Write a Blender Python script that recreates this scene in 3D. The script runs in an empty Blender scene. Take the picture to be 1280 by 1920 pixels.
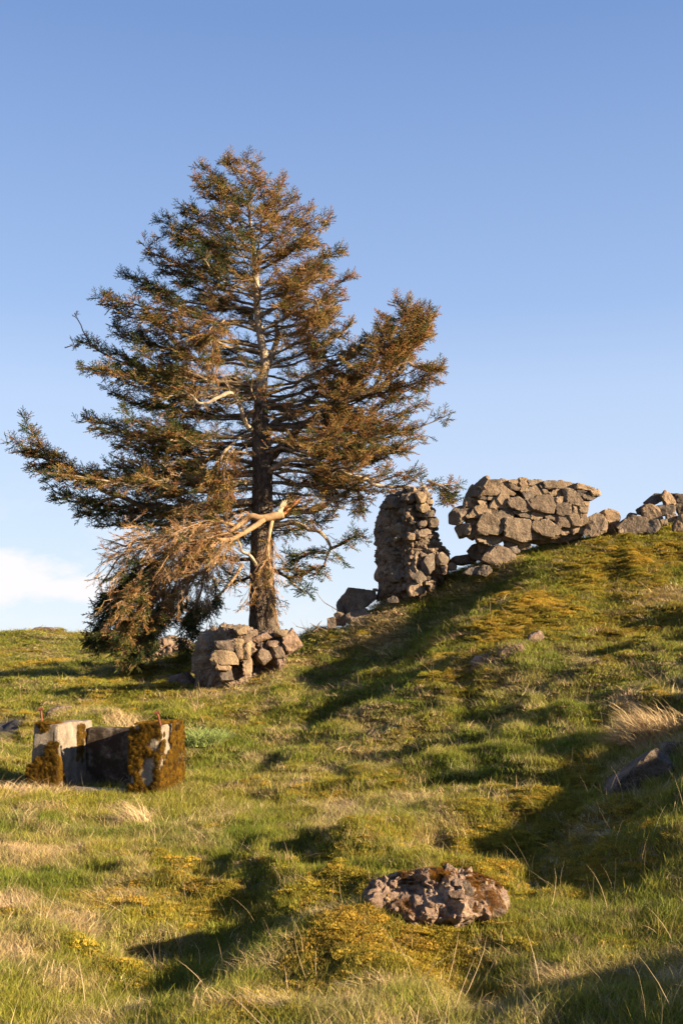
import bpy, math, random
import numpy as np
from mathutils import Vector

random.seed(7)
RNG = np.random.default_rng(7)
SC = bpy.context.scene
COL = SC.collection

# ------------------------------------------------------------------ camera
FPX, PITCH, EYE = 2133.0, math.radians(7.21), np.array([0.0, 0.0, 1.6])
cam_d = bpy.data.cameras.new('camera')
cam = bpy.data.objects.new('camera', cam_d); COL.objects.link(cam)
cam.location = EYE; cam.rotation_euler = (math.pi/2 + PITCH, 0, 0)
cam_d.sensor_fit = 'VERTICAL'; cam_d.sensor_height = 36.0; cam_d.lens = 36.0*FPX/1920
cam_d.clip_start = 0.1; cam_d.clip_end = 9000
SC.camera = cam
SC.render.resolution_x, SC.render.resolution_y = 682, 1024

# ------------------------------------------------------------------ light
SUN_AZ, SUN_EL = math.radians(112), math.radians(18.2)      # azimuth from +Y towards +X
SUN_V = Vector((math.sin(SUN_AZ)*math.cos(SUN_EL), math.cos(SUN_AZ)*math.cos(SUN_EL), math.sin(SUN_EL)))
sun_d = bpy.data.lights.new('sun', 'SUN'); sun_d.energy = 5.0; sun_d.angle = math.radians(0.55)
sun_d.color = (1.0, 0.80, 0.53)
sun = bpy.data.objects.new('sun', sun_d); COL.objects.link(sun)
sun.rotation_euler = SUN_V.to_track_quat('Z', 'Y').to_euler(); sun.location = (20, -12, 15)

W = bpy.data.worlds.new('World'); SC.world = W; W.use_nodes = True
nt = W.node_tree; nt.nodes.clear()
N = nt.nodes.new; L = nt.links.new
wo = N('ShaderNodeOutputWorld'); bg = N('ShaderNodeBackground'); bg.inputs['Strength'].default_value = 0.0505
sky = N('ShaderNodeTexSky'); sky.sky_type = 'NISHITA'; sky.sun_disc = False
sky.sun_elevation = SUN_EL; sky.sun_rotation = SUN_AZ
sky.altitude = 200; sky.air_density = 1.0; sky.dust_density = 0.3; sky.ozone_density = 3.0
# low soft clouds near the horizon
tc = N('ShaderNodeTexCoord'); sep = N('ShaderNodeSeparateXYZ'); L(tc.outputs['Generated'], sep.inputs[0])
def mnode(op, a, b=None, c=None, clamp=False):
    m = N('ShaderNodeMath'); m.operation = op; m.use_clamp = clamp
    for i, v in enumerate((a, b, c)):
        if v is None: continue
        if isinstance(v, (int, float)): m.inputs[i].default_value = v
        else: L(v, m.inputs[i])
    return m.outputs[0]
mp = N('ShaderNodeMapping'); L(tc.outputs['Generated'], mp.inputs[0]); mp.inputs['Scale'].default_value = (1, 1, 2.2)
nz = N('ShaderNodeTexNoise'); nz.inputs['Scale'].default_value = 11.0; nz.inputs['Detail'].default_value = 9; nz.inputs['Roughness'].default_value = 0.62
L(mp.outputs[0], nz.inputs['Vector'])
def blob(cx, cz, rx, rz):        # a cloud bank about a direction (azimuth x/y, height z/y)
    xy = mnode('DIVIDE', sep.outputs[0], mnode('MAXIMUM', sep.outputs[1], 0.05))
    zy = mnode('DIVIDE', sep.outputs[2], mnode('MAXIMUM', sep.outputs[1], 0.05))
    a = mnode('POWER', mnode('DIVIDE', mnode('SUBTRACT', xy, cx), rx), 2)
    b = mnode('POWER', mnode('DIVIDE', mnode('SUBTRACT', zy, cz), rz), 2)
    return mnode('SUBTRACT', 1.0, mnode('SQRT', mnode('ADD', a, b)), clamp=False)
m1 = mnode('MAXIMUM', blob(-0.315, 0.070, 0.085, 0.030), mnode('SUBTRACT', blob(-0.24, 0.058, 0.13, 0.022), 0.35))
m2 = mnode('ADD', m1, mnode('MULTIPLY', mnode('SUBTRACT', nz.outputs[0], 0.5), 1.6))
cl = mnode('MULTIPLY', mnode('SMOOTH_MIN', mnode('MAXIMUM', mnode('MULTIPLY', m2, 3.2), 0.0), 1.0, 0.3), 0.9, clamp=True)
faint = mnode('MULTIPLY', mnode('MAXIMUM', mnode('SUBTRACT', nz.outputs[0], 0.50), 0), 1.6)
band = mnode('SUBTRACT', 1.0, mnode('MULTIPLY', mnode('ABSOLUTE', mnode('SUBTRACT', sep.outputs[2], 0.07)), 9.0), clamp=True)
# clear-sky gradient over the Nishita sky
mixh = N('ShaderNodeMix'); mixh.data_type = 'RGBA'
rmp = N('ShaderNodeValToRGB'); L(sep.outputs[2], rmp.inputs[0]); el_ = rmp.color_ramp.elements; el_.new(.1); el_.new(.225); el_.new(.30); el_.new(.51)
for e_, (z_, c_) in zip(el_, [(0.0, (.80, .87, .97)), (.10, (.66, .77, .95)), (.225, (.53, .67, .93)), (.30, (.37, .53, .85)), (.51, (.195, .33, .66)), (1.0, (.10, .18, .42))]):
    e_.position = z_; e_.color = (*c_, 1)
sc_ = N('ShaderNodeVectorMath'); sc_.operation = 'SCALE'; L(rmp.outputs[0], sc_.inputs[0]); sc_.inputs['Scale'].default_value = 5.0
mixh.inputs[0].default_value = 0.85; L(sky.outputs[0], mixh.inputs[6]); L(sc_.outputs[0], mixh.inputs[7])
mixc = N('ShaderNodeMix'); mixc.data_type = 'RGBA'
L(mnode('MAXIMUM', cl, mnode('MULTIPLY', faint, band), clamp=True), mixc.inputs[0]); L(mixh.outputs[2], mixc.inputs[6])
mixc.inputs[7].default_value = (4.9, 4.75, 4.8, 1)
L(mixc.outputs[2], bg.inputs['Color']); L(bg.outputs[0], wo.inputs['Surface'])

SC.view_settings.view_transform = 'Standard'; SC.view_settings.look = 'None'
SC.view_settings.exposure = 2.05; SC.view_settings.gamma = 1.0; SC.view_settings.use_curve_mapping = False

# ------------------------------------------------------------------ helpers
def Pw(px, py, Y):
    """point at forward distance Y seen at photo pixel (px,py)"""
    cp, sp = math.cos(PITCH), math.sin(PITCH)
    px = np.asarray(px, float); py = np.asarray(py, float)
    a = (px-640)/FPX; b = (960-py)/FPX
    dx, dy, dz = a, cp - b*sp, sp + b*cp
    t = Y/dy
    return np.stack([dx*t, dy*t, dz*t], -1) + EYE

def _hash(ix, iy, iz, seed):
    with np.errstate(over='ignore'):
        h = (ix.astype(np.uint32)*np.uint32(374761393) + iy.astype(np.uint32)*np.uint32(668265263)
             + iz.astype(np.uint32)*np.uint32(2246822519) + np.uint32((seed*3266489917) & 0xffffffff))
        h ^= h >> np.uint32(15); h *= np.uint32(2246822519); h ^= h >> np.uint32(13); h *= np.uint32(3266489917); h ^= h >> np.uint32(16)
    return h.astype(np.float64)/4294967295.0*2-1
def vnoise(p, seed=0):
    p = np.asarray(p, float)
    i = np.floor(p).astype(np.int64); f = p-i; u = f*f*f*(f*(f*6-15)+10)
    r = 0
    for dx in (0, 1):
        for dy in (0, 1):
            for dz in (0, 1):
                w = (u[:, 0] if dx else 1-u[:, 0])*(u[:, 1] if dy else 1-u[:, 1])*(u[:, 2] if dz else 1-u[:, 2])
                r = r + w*_hash(i[:, 0]+dx, i[:, 1]+dy, i[:, 2]+dz, seed)
    return r
def fbm(p, seed=0, octv=4, rough=0.5):
    p = np.asarray(p, float); a, s, t = 1.0, 0, 0
    for k in range(octv):
        s = s + a*vnoise(p + 17.3*k, seed+k); t += a; a *= rough; p = p*2.03
        p = np.stack([p[:, 0]*0.8-p[:, 1]*0.6, p[:, 0]*0.6+p[:, 1]*0.8, p[:, 2]], -1)
    return s/t*1.6
def sstep(a, b, x):
    t = np.clip((x-a)/(b-a), 0, 1); return t*t*(3-2*t)
def v3(X, Y, s=1.0):
    return np.stack([np.asarray(X)*s, np.asarray(Y)*s, np.zeros_like(np.asarray(X, float))], -1)

def mesh_from(name, V, F, smooth=False):
    V = np.asarray(V, np.float32); me = bpy.data.meshes.new(name)
    F = np.asarray(F, np.int32); n, k = F.shape
    me.vertices.add(len(V)); me.vertices.foreach_set('co', V.ravel())
    me.loops.add(n*k); me.loops.foreach_set('vertex_index', F.ravel())
    me.polygons.add(n); me.polygons.foreach_set('loop_start', np.arange(0, n*k, k, dtype=np.int32))
    me.polygons.foreach_set('loop_total', np.full(n, k, np.int32))
    me.polygons.foreach_set('use_smooth', np.full(n, smooth))
    me.update(calc_edges=True)
    return me
def obj(name, me, mat=None, parent=None, loc=None, link=True):
    o = bpy.data.objects.new(name, me)
    if mat is not None and me is not None and not me.materials: me.materials.append(mat)
    if parent is not None: o.parent = parent
    if loc is not None: o.location = [float(c) for c in loc]
    if link: COL.objects.link(o)
    return o
def tag(o, label=None, cat=None, group=None, kind=None):
    if label: o['label'] = label
    if cat: o['category'] = cat
    if group: o['group'] = group
    if kind: o['kind'] = kind
    return o
def empty(name, loc):
    o = bpy.data.objects.new(name, None); o.empty_display_size = .2; o.location = [float(c) for c in loc]; COL.objects.link(o); return o

class Buf:
    def __init__(s): s.V = []; s.F = []; s.n = 0
    def add(s, V, F):
        s.V.append(np.asarray(V, float)); s.F.append(np.asarray(F, int)+s.n); s.n += len(V)
    def tube(s, pts, rad, sides=6, wob=0.0, cap=True):
        pts = np.asarray(pts, float); n = len(pts); rad = np.broadcast_to(np.asarray(rad, float), (n,))
        t = np.gradient(pts, axis=0); t /= np.linalg.norm(t, axis=1)[:, None]+1e-9
        ref = np.array([0.31, 0.17, 0.93]) if abs(t[0] @ np.array([0.31, 0.17, 0.93])) < 0.9 else np.array([1.0, 0, 0])
        a = np.cross(t, ref); a /= np.linalg.norm(a, axis=1)[:, None]+1e-9
        b = np.cross(t, a)
        th = np.arange(sides)/sides*2*np.pi
        r = rad[:, None]*(1 + (RNG.uniform(-wob, wob, (n, sides)) if wob else 0))
        V = pts[:, None, :] + (np.cos(th)[None, :, None]*a[:, None, :] + np.sin(th)[None, :, None]*b[:, None, :])*r[..., None]
        V = V.reshape(-1, 3); F = []
        for i in range(n-1):
            for j in range(sides):
                k = (j+1) % sides
                p0, p1, p2, p3 = i*sides+j, i*sides+k, (i+1)*sides+k, (i+1)*sides+j
                F.append((p0, p1, p2)); F.append((p0, p2, p3))
        if cap:
            V = np.vstack([V, pts[:1], pts[-1:]]); c0, c1 = n*sides, n*sides+1
            for j in range(sides):
                F.append((c0, (j+1) % sides, j)); F.append((c1, (n-1)*sides+j, (n-1)*sides+(j+1) % sides))
        s.add(V, F)
    def mesh(s, name, smooth=False): return mesh_from(name, np.vstack(s.V), np.vstack(s.F), smooth)

def spline(pts, n):
    """Catmull-Rom through pts, n samples"""
    p = np.asarray(pts, float); p = np.vstack([2*p[0]-p[1], p, 2*p[-1]-p[-2]])
    m = len(p)-3; out = []
    for u in np.linspace(0, m-1e-6, n):
        i = int(u); t = u-i; a, b, c, d = p[i], p[i+1], p[i+2], p[i+3]
        out.append(0.5*((2*b)+(-a+c)*t+(2*a-5*b+4*c-d)*t*t+(-a+3*b-3*c+d)*t**3))
    return np.array(out)

# ------------------------------------------------------------------ materials
class MT:
    def __init__(s, name, rough=0.85, spec=0.2):
        s.m = bpy.data.materials.new(name); s.m.use_nodes = True; s.t = s.m.node_tree
        s.p = s.t.nodes['Principled BSDF']; s.p.inputs['Roughness'].default_value = rough
        s.p.inputs['Specular IOR Level'].default_value = spec
        s.tc = s.n('ShaderNodeTexCoord'); s.co = s.tc.outputs['Object']
    def n(s, t): return s.t.nodes.new(t)
    def l(s, a, b): s.t.links.new(a, b)
    def noise(s, scale, detail=4, rough=0.55, co=None, dist=0.0):
        x = s.n('ShaderNodeTexNoise'); x.inputs['Scale'].default_value = scale; x.inputs['Detail'].default_value = detail
        x.inputs['Roughness'].default_value = rough; x.inputs['Distortion'].default_value = dist; s.l(co or s.co, x.inputs['Vector']); return x.outputs[0]
    def voro(s, scale, feat='F1', out='Distance', co=None):
        x = s.n('ShaderNodeTexVoronoi'); x.feature = feat; x.inputs['Scale'].default_value = scale; s.l(co or s.co, x.inputs['Vector']); return x.outputs[out]
    def ramp(s, fac, stops):
        r = s.n('ShaderNodeValToRGB'); e = r.color_ramp.elements
        while len(e) < len(stops): e.new(0.5)
        for i, (p, c) in enumerate(stops):
            e[i].position = p; e[i].color = (*c, 1) if len(c) == 3 else c
        s.l(fac, r.inputs[0]); return r.outputs[0]
    def mix(s, f, a, b, mode='MIX'):
        x = s.n('ShaderNodeMix'); x.data_type = 'RGBA'; x.blend_type = mode
        for i, v in ((0, f), (6, a), (7, b)):
            if isinstance(v, (int, float)): x.inputs[i].default_value = v
            elif isinstance(v, tuple): x.inputs[i].default_value = (*v, 1)
            else: s.l(v, x.inputs[i])
        return x.outputs[2]
    def math(s, op, a, b=0.0):
        x = s.n('ShaderNodeMath'); x.operation = op
        for i, v in ((0, a), (1, b)):
            if isinstance(v, (int, float)): x.inputs[i].default_value = v
            else: s.l(v, x.inputs[i])
        return x.outputs[0]
    def bump(s, h, strength=0.5, dist=0.02, prev=None):
        b = s.n('ShaderNodeBump'); b.inputs['Strength'].default_value = strength; b.inputs['Distance'].default_value = dist
        s.l(h, b.inputs['Height'])
        if prev: s.l(prev, b.inputs['Normal'])
        return b.outputs[0]
    def fin(s, col, nrm=None):
        if isinstance(col, tuple): s.p.inputs['Base Color'].default_value = (*col, 1)
        else: s.l(col, s.p.inputs['Base Color'])
        if nrm: s.l(nrm, s.p.inputs['Normal'])
        return s.m

def rock_mat(name, c1, c2, c3, lichen=0.35, pale=(0.42, 0.38, 0.31), moss=0.0):
    m = MT(name, 0.9, 0.15)
    oi = m.n('ShaderNodeObjectInfo')
    off = m.n('ShaderNodeVectorMath'); off.operation = 'ADD'; m.l(m.co, off.inputs[0])
    cmb = m.n('ShaderNodeCombineXYZ'); rr = m.math('MULTIPLY', oi.outputs['Random'], 37.0)
    for i in range(3): m.l(rr, cmb.inputs[i])
    m.l(cmb.outputs[0], off.inputs[1]); m.co = off.outputs[0]
    base = m.ramp(m.noise(4.0, 6, 0.65), [(0.3, c1), (0.5, c2), (0.72, c3)])
    fine = m.ramp(m.noise(45, 5, 0.7), [(0.3, (0.55, 0.52, 0.5)), (0.5, (1, 1, 1)), (0.75, (1.3, 1.28, 1.2))])
    col = m.mix(0.85, base, fine, 'MULTIPLY')
    tint = m.ramp(oi.outputs['Random'], [(0.0, (0.62, 0.62, 0.66)), (0.3, (0.95, 0.9, 0.85)), (0.6, (1.12, 1.0, 0.88)), (0.8, (0.85, 0.86, 0.9)), (1.0, (1.12, 1.0, 0.88))])
    col = m.mix(0.85, col, tint, 'MULTIPLY')
    li = m.ramp(m.noise(9, 7, 0.75), [(0.60, (0, 0, 0)), (0.68, (lichen,)*3)])
    col = m.mix(li, col, pale)
    crack = m.ramp(m.noise(13, 5, 0.6, dist=1.2), [(0.34, (0.35, 0.32, 0.3)), (0.43, (1, 1, 1))])
    col = m.mix(0.8, col, crack, 'MULTIPLY')
    if moss:
        mm = m.ramp(m.noise(3.1, 6, 0.7), [(0.62-moss*.2, (0, 0, 0)), (0.68-moss*.2, (1, 1, 1))])
        col = m.mix(mm, col, (0.17, 0.10, 0.015))
    h = m.math('ADD', m.noise(22, 8, 0.7), m.math('MULTIPLY', m.noise(6, 5, 0.6), 1.2))
    return m.fin(col, m.bump(h, 0.9, 0.035))
M = {}
M['stone'] = rock_mat('wall_stone', (0.12, 0.090, 0.065), (0.20, 0.152, 0.108), (0.27, 0.21, 0.155), 0.3, (0.32, 0.28, 0.22))
M['dark_stone'] = rock_mat('dark_stone', (0.07, 0.056, 0.046), (0.125, 0.10, 0.08), (0.20, 0.165, 0.13), 0.5, (0.33, 0.29, 0.24))
M['rubble'] = rock_mat('mortar_rubble', (0.07, 0.053, 0.042), (0.15, 0.115, 0.088), (0.27, 0.22, 0.17), 0.6, (0.36, 0.30, 0.24))
M['pinkish'] = rock_mat('conglomerate', (0.085, 0.062, 0.05), (0.175, 0.125, 0.098), (0.30, 0.225, 0.175), 0.5, (0.42, 0.35, 0.29), 0.12)
M['ochre_stone'] = rock_mat('lichened_stone', (0.13, 0.09, 0.055), (0.23, 0.17, 0.11), (0.31, 0.24, 0.15), 0.5, (0.33, 0.20, 0.05))

m = MT('weathered_concrete', 0.92, 0.12)
base = m.ramp(m.noise(5, 7, 0.7), [(0.3, (0.12, 0.095, 0.072)), (0.5, (0.22, 0.18, 0.14)), (0.75, (0.32, 0.27, 0.21))])
fine = m.ramp(m.noise(70, 4, 0.7), [(0.35, (0.6, 0.58, 0.55)), (0.55, (1, 1, 1)), (0.75, (1.2, 1.2, 1.18))])
col = m.mix(0.8, base, fine, 'MULTIPLY')
mpn = m.n('ShaderNodeMapping'); mpn.inputs['Scale'].default_value = (6, 6, 4.5); m.l(m.co, mpn.inputs[0])
streak = m.ramp(m.noise(1.0, 5, 0.65, co=mpn.outputs[0]), [(0.42, (0, 0, 0)), (0.56, (1, 1, 1))])
col = m.mix(m.math('MULTIPLY', streak, 0.35), col, (0.075, 0.055, 0.035))
h = m.math('ADD', m.noise(60, 6, 0.7), m.math('MULTIPLY', m.noise(8, 5, 0.6), 1.0))
M['concrete'] = m.fin(col, m.bump(h, 0.7, 0.012))

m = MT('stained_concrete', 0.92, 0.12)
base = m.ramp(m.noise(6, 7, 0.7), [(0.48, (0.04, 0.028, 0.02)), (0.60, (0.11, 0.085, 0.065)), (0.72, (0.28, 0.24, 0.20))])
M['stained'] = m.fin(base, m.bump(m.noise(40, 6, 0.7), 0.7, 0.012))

m = MT('rust', 0.85, 0.3)
M['rust'] = m.fin(m.ramp(m.noise(40, 4), [(0.3, (0.08, 0.025, 0.015)), (0.7, (0.20, 0.065, 0.035))]), m.bump(m.noise(90), 0.5, 0.004))

m = MT('bark', 0.95, 0.1)
mpn = m.n('ShaderNodeMapping'); mpn.inputs['Scale'].default_value = (1, 1, 0.45); m.l(m.co, mpn.inputs[0])
bn = m.noise(16, 7, 0.75, co=mpn.outputs[0])
vor = m.voro(26, co=mpn.outputs[0])
col = m.ramp(bn, [(0.32, (0.035, 0.026, 0.02)), (0.5, (0.085, 0.062, 0.047)), (0.68, (0.19, 0.145, 0.11))])
lich = m.ramp(m.noise(3.3, 6, 0.7), [(0.5, (0, 0, 0)), (0.66, (0.7, 0.7, 0.7))])
col = m.mix(m.math('MULTIPLY', lich, .6), col, (0.24, 0.20, 0.15))
M['bark'] = m.fin(col, m.bump(m.math('ADD', bn, m.math('MULTIPLY', vor, 0.7)), 1.0, 0.05))
m = MT('pale_bark', 0.9, 0.12)
M['pale_bark'] = m.fin(m.ramp(m.noise(9, 6, 0.7), [(0.35, (0.15, 0.11, 0.075)), (0.5, (0.29, 0.22, 0.155)), (0.68, (0.45, 0.37, 0.28))]), m.bump(m.noise(30, 5), 0.6, 0.01))
m = MT('twig_bark', 0.9, 0.1)
M['twig'] = m.fin(m.ramp(m.noise(5, 5, 0.7), [(0.35, (0.07, 0.05, 0.035)), (0.5, (0.15, 0.11, 0.075)), (0.68, (0.29, 0.22, 0.145))]))
m = MT('dead_bark', 0.9, 0.12)
M['dead_bark'] = m.fin(m.ramp(m.noise(5, 5, 0.7), [(0.3, (0.17, 0.10, 0.055)), (0.5, (0.29, 0.185, 0.10)), (0.7, (0.42, 0.29, 0.17))]), m.bump(m.noise(30, 5), 0.5, 0.01))
m = MT('torn_heartwood', 0.8, 0.15)
M['torn'] = m.fin(m.ramp(m.noise(14, 5, 0.6), [(0.35, (0.15, 0.045, 0.015)), (0.5, (0.33, 0.12, 0.04)), (0.62, (0.46, 0.22, 0.085))]), m.bump(m.noise(50), 0.6, 0.01))
m = MT('pale_sapwood', 0.8, 0.15)
M['sapwood'] = m.fin(m.ramp(m.noise(20, 4), [(0.35, (0.36, 0.26, 0.15)), (0.6, (0.62, 0.51, 0.34))]))

def tinted(name, transl=0.35, rough=0.7, stops=None):
    """leaf material: colour from the 'tint' attribute of each tuft / sprig, with a little light passing through"""
    m = bpy.data.materials.new(name); m.use_nodes = True; t = m.node_tree; t.nodes.clear()
    o = t.nodes.new('ShaderNodeOutputMaterial'); a = t.nodes.new('ShaderNodeAttribute'); a.attribute_type = 'INSTANCER'; a.attribute_name = 'tint'
    g = t.nodes.new('ShaderNodeAttribute'); g.attribute_type = 'GEOMETRY'; g.attribute_name = 'shade'
    mx = t.nodes.new('ShaderNodeMix'); mx.data_type = 'RGBA'; mx.blend_type = 'MULTIPLY'; mx.inputs[0].default_value = 1
    t.links.new(a.outputs['Color'], mx.inputs[6]); t.links.new(g.outputs['Color'], mx.inputs[7])
    d = t.nodes.new('ShaderNodeBsdfPrincipled'); d.inputs['Roughness'].default_value = rough; d.inputs['Specular IOR Level'].default_value = 0.25
    tr = t.nodes.new('ShaderNodeBsdfTranslucent'); ms = t.nodes.new('ShaderNodeMixShader'); ms.inputs[0].default_value = transl
    t.links.new(mx.outputs[2], d.inputs['Base Color']); t.links.new(mx.outputs[2], tr.inputs['Color'])
    t.links.new(d.outputs[0], ms.inputs[1]); t.links.new(tr.outputs[0], ms.inputs[2]); t.links.new(ms.outputs[0], o.inputs['Surface'])
    return m
M['blade'] = tinted('grass_blade', 0.30)
M['needle'] = tinted('spruce_needle', 0.15)
M['mossleaf'] = tinted('moss_leaf', 0.30, 0.9)

# ------------------------------------------------------------------ terrain
CP = [  # photo pixel, forward distance: points of the ground surface
 (0,1920,5.2),(320,1920,5.0),(640,1920,4.75),(960,1920,4.4),(1280,1920,3.9),
 (0,1800,6.6),(320,1800,6.3),(640,1800,5.9),(960,1800,5.6),(1280,1800,4.7),
 (0,1700,8.2),(320,1700,7.9),(520,1700,7.7),(680,1710,7.0),(820,1700,7.1),(960,1700,6.9),(1120,1700,6.5),(1280,1700,5.9),
 (0,1600,10.3),(320,1600,9.9),(560,1600,9.6),(700,1600,8.7),(850,1600,8.6),(980,1600,8.7),(1060,1600,8.5),(1150,1600,7.9),(1280,1600,6.8),
 (0,1500,13),(320,1510,12.6),(640,1500,11.8),(900,1500,10.9),(1080,1500,10.2),(1140,1520,9.8),(1210,1490,8.9),(1280,1490,8.0),
 (1130,1430,11.5),(1240,1425,9.6),(1290,1400,9.2),(1190,1385,12.0),(1280,1350,12.6),
 (60,1480,14.0),(160,1472,14.2),(300,1462,14.2),(400,1430,15.2),(640,1400,15.2),(900,1400,13.3),(1080,1400,12.4),
 (420,1372,17.2),(640,1340,17.2),(900,1320,15.6),(1100,1320,14.6),(1280,1290,14.2),
 (80,1400,16.2),(200,1360,17.6),(100,1345,19.5),(20,1368,18.5),(300,1325,20.0),(20,1320,23),(150,1290,25),
 (360,1298,21.2),(460,1285,21.6),(560,1262,21.8),
 (320,1278,26),(300,1252,32),(200,1250,33),(60,1250,33),(0,1202,44),(80,1184,48),(150,1195,46),(-250,1225,40),(240,1215,42),
 (640,1270,20.6),(750,1262,19.2),(850,1258,17.2),(1000,1240,16.6),(1280,1220,16.5),
 (560,1235,23.2),(620,1195,24),(700,1142,24.5),(750,1120,24.8),(840,1085,24.3),(900,1062,24.2),(960,1040,24),(1100,1012,24),(1280,1002,24.4),(1450,995,24.5),
 (700,1210,22.6),(800,1180,22.5),(900,1120,22.9),(960,1125,20.2),(1000,1180,18.5),(1150,1130,20),(1280,1130,19.5),(1100,1062,22.2),(1280,1060,22),
 (495,1205,28),(600,1225,28),(560,1250,33),(700,1185,28),(700,1250,34),(900,1130,28),(900,1250,36),(1280,1080,28),(1280,1250,38),(1500,1250,38),
 (420,1225,30),(420,1260,38),(340,1212,40),(-300,1500,11),(-300,1900,5),
 (1600,1900,3.5),(1600,1600,5.0),(1600,1400,8),(1600,1200,15),(1700,1050,22)]
PTS = np.array([Pw(a, b, c) for a, b, c in CP])
EXTRA = np.array([(0,0,0.0),(-3,1,-0.1),(2,0.5,0.15),(0,-4,0),(-10,-5,-.3),(8,-6,.8),(5.2,2.2,.85),(7.5,0.5,1.1),(9,5,1.7),(-30,-20,-1),(30,-25,2),(-30,20,-1.5),(-25,40,0),(30,10,3),(30,35,0),(0,60,-2),(30,60,-3),(-30,60,0)], float)
PTS = np.vstack([PTS, EXTRA])
def _phi(r2): return np.where(r2 > 1e-12, 0.5*r2*np.log(np.maximum(r2, 1e-12)), 0)
_n = len(PTS)
A = np.zeros((_n+3, _n+3)); d2 = ((PTS[:, None, :2]-PTS[None, :, :2])**2).sum(-1)
A[:_n, :_n] = _phi(d2) + np.eye(_n)*0.02; A[:_n, _n] = 1; A[:_n, _n+1:] = PTS[:, :2]; A[_n:, :_n] = A[:_n, _n:].T
TW = np.linalg.solve(A, np.concatenate([PTS[:, 2], [0, 0, 0]]))
def base_h(X, Y):
    out = np.empty(len(X))
    for i in range(0, len(X), 40000):
        x, y = X[i:i+40000], Y[i:i+40000]
        r2 = (x[:, None]-PTS[None, :, 0])**2 + (y[:, None]-PTS[None, :, 1])**2
        out[i:i+40000] = _phi(r2) @ TW[:_n] + TW[_n] + TW[_n+1]*x + TW[_n+2]*y
    r = np.hypot(X, Y-20); w = sstep(38, 75, r)
    return np.clip(out, -6, 6)*(1-w) - 3.0*w
def bumps(X, Y):
    p = v3(X, Y)
    big = fbm(p*0.28, 11, 3)
    warp = v3(X + 0.35*fbm(p*0.9, 31, 2), Y + 0.35*fbm(p*0.9+9, 32, 2))
    hum = 1-np.abs(vnoise(warp*0.95, 12)); hum2 = 1-np.abs(vnoise(warp*np.array([2.0, 2.0, 1])+5, 13))
    fine = fbm(p*3.3, 14, 3)
    patch = sstep(-0.35, 0.5, fbm(p*0.35+40, 15, 2))
    k = 0.35+0.65*patch
    flat = np.ones(len(X))
    for (cx, cy, r) in FLAT: flat *= 1-0.85*np.exp(-((X-cx)**2+(Y-cy)**2)/(r*r))
    mid = 1-np.abs(vnoise(warp*np.array([0.45, 0.75, 1])+21, 18))
    h = 0.11*big + (0.22*(hum-0.7) + 0.18*(hum2-0.7) + 0.055*fine)*k*(1+.35*sstep(11, 17, Y)) + .22*(mid-.7)*sstep(9, 15, Y)*(1-sstep(23, 26, Y)*(X > -4))
    fade = 1-sstep(60, 140, np.hypot(X, Y))
    return h*flat*fade
FLAT = [(0, 0, 1.5)]
DENTS = []     # (x, y, radius, depth): extra bumps and hollows placed where the photo shows them
def height(X, Y):
    X = np.atleast_1d(np.asarray(X, float)); Y = np.atleast_1d(np.asarray(Y, float))
    h = base_h(X, Y) + bumps(X, Y)
    for (cx, cy, rx, ry, d) in DENTS: h = h + d*np.exp(-(((X-cx)/rx)**2+((Y-cy)/ry)**2))
    return h
def ground_at(px, py, y0=3.0, y1=60.0):
    Ys = np.geomspace(y0, y1, 400); q = Pw(np.full(400, float(px)), np.full(400, float(py)), Ys)
    z = height(q[:, 0], q[:, 1]); i = np.argmax(q[:, 2] < z)
    if not (q[:, 2] < z).any(): i = int(np.argmin(q[:, 2]-z))
    return np.array([q[i, 0], q[i, 1], z[i]])
for (px, py, Y, r) in [(820, 1700, 7.2, 0.8), (160, 1440, 14.4, 1.2)]:
    q = Pw(px, py, Y); FLAT.append((q[0], q[1], r))
DENTS.append((3.1, 7.2, 1.5, 2.6, -.48)); DENTS.append((3.2, 4.0, 1.3, 1.6, -.25)); DENTS.append((3.4, 10.2, 1.5, 1.5, -.30))
for (px, py, rx, ry, d) in [
    (330, 1760, 0.75, 0.9, -0.09), (300, 1860, 0.45, 0.7, -0.08), (560, 1620, 0.5, 0.5, -0.10), (640, 1600, 0.45, 0.3, 0.16),
    (620, 1780, 0.55, 0.45, 0.13), (660, 1730, 0.22, 0.35, 0.10), (730, 1810, .3, .25, .08), (700, 1860, 0.3, 0.35, 0.07), (900, 1850, 0.25, 0.4, -0.14), (1060, 1620, 0.6, 0.9, -0.08),
    (880, 1680, 0.35, 0.3, -0.05), (430, 1740, 0.35, 0.6, -0.06), (540, 1740, 0.4, 0.5, 0.12), (720, 1580, 0.3, 0.3, 0.10),
    (1180, 1640, 0.5, 0.7, 0.15), (870, 1270, 1.1, 0.8, 0.18), (1050, 1160, 1.0, 0.7, -0.12), (870, 1430, 0.5, 0.5, -0.12), (940, 1420, 0.5, 0.4, 0.12),
    (700, 1290, 1.6, 0.8, 0.16), (600, 1330, 1.5, 0.7, 0.10), (250, 1310, 1.6, 1.5, 0.15), (110, 1468, .8, 0.6, -0.16), (260, 1455, .8, .6, -.14), (815, 1765, .55, .35, -.24)]:
    q = ground_at(px, py); DENTS.append((q[0], q[1], rx, ry, d))

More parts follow.
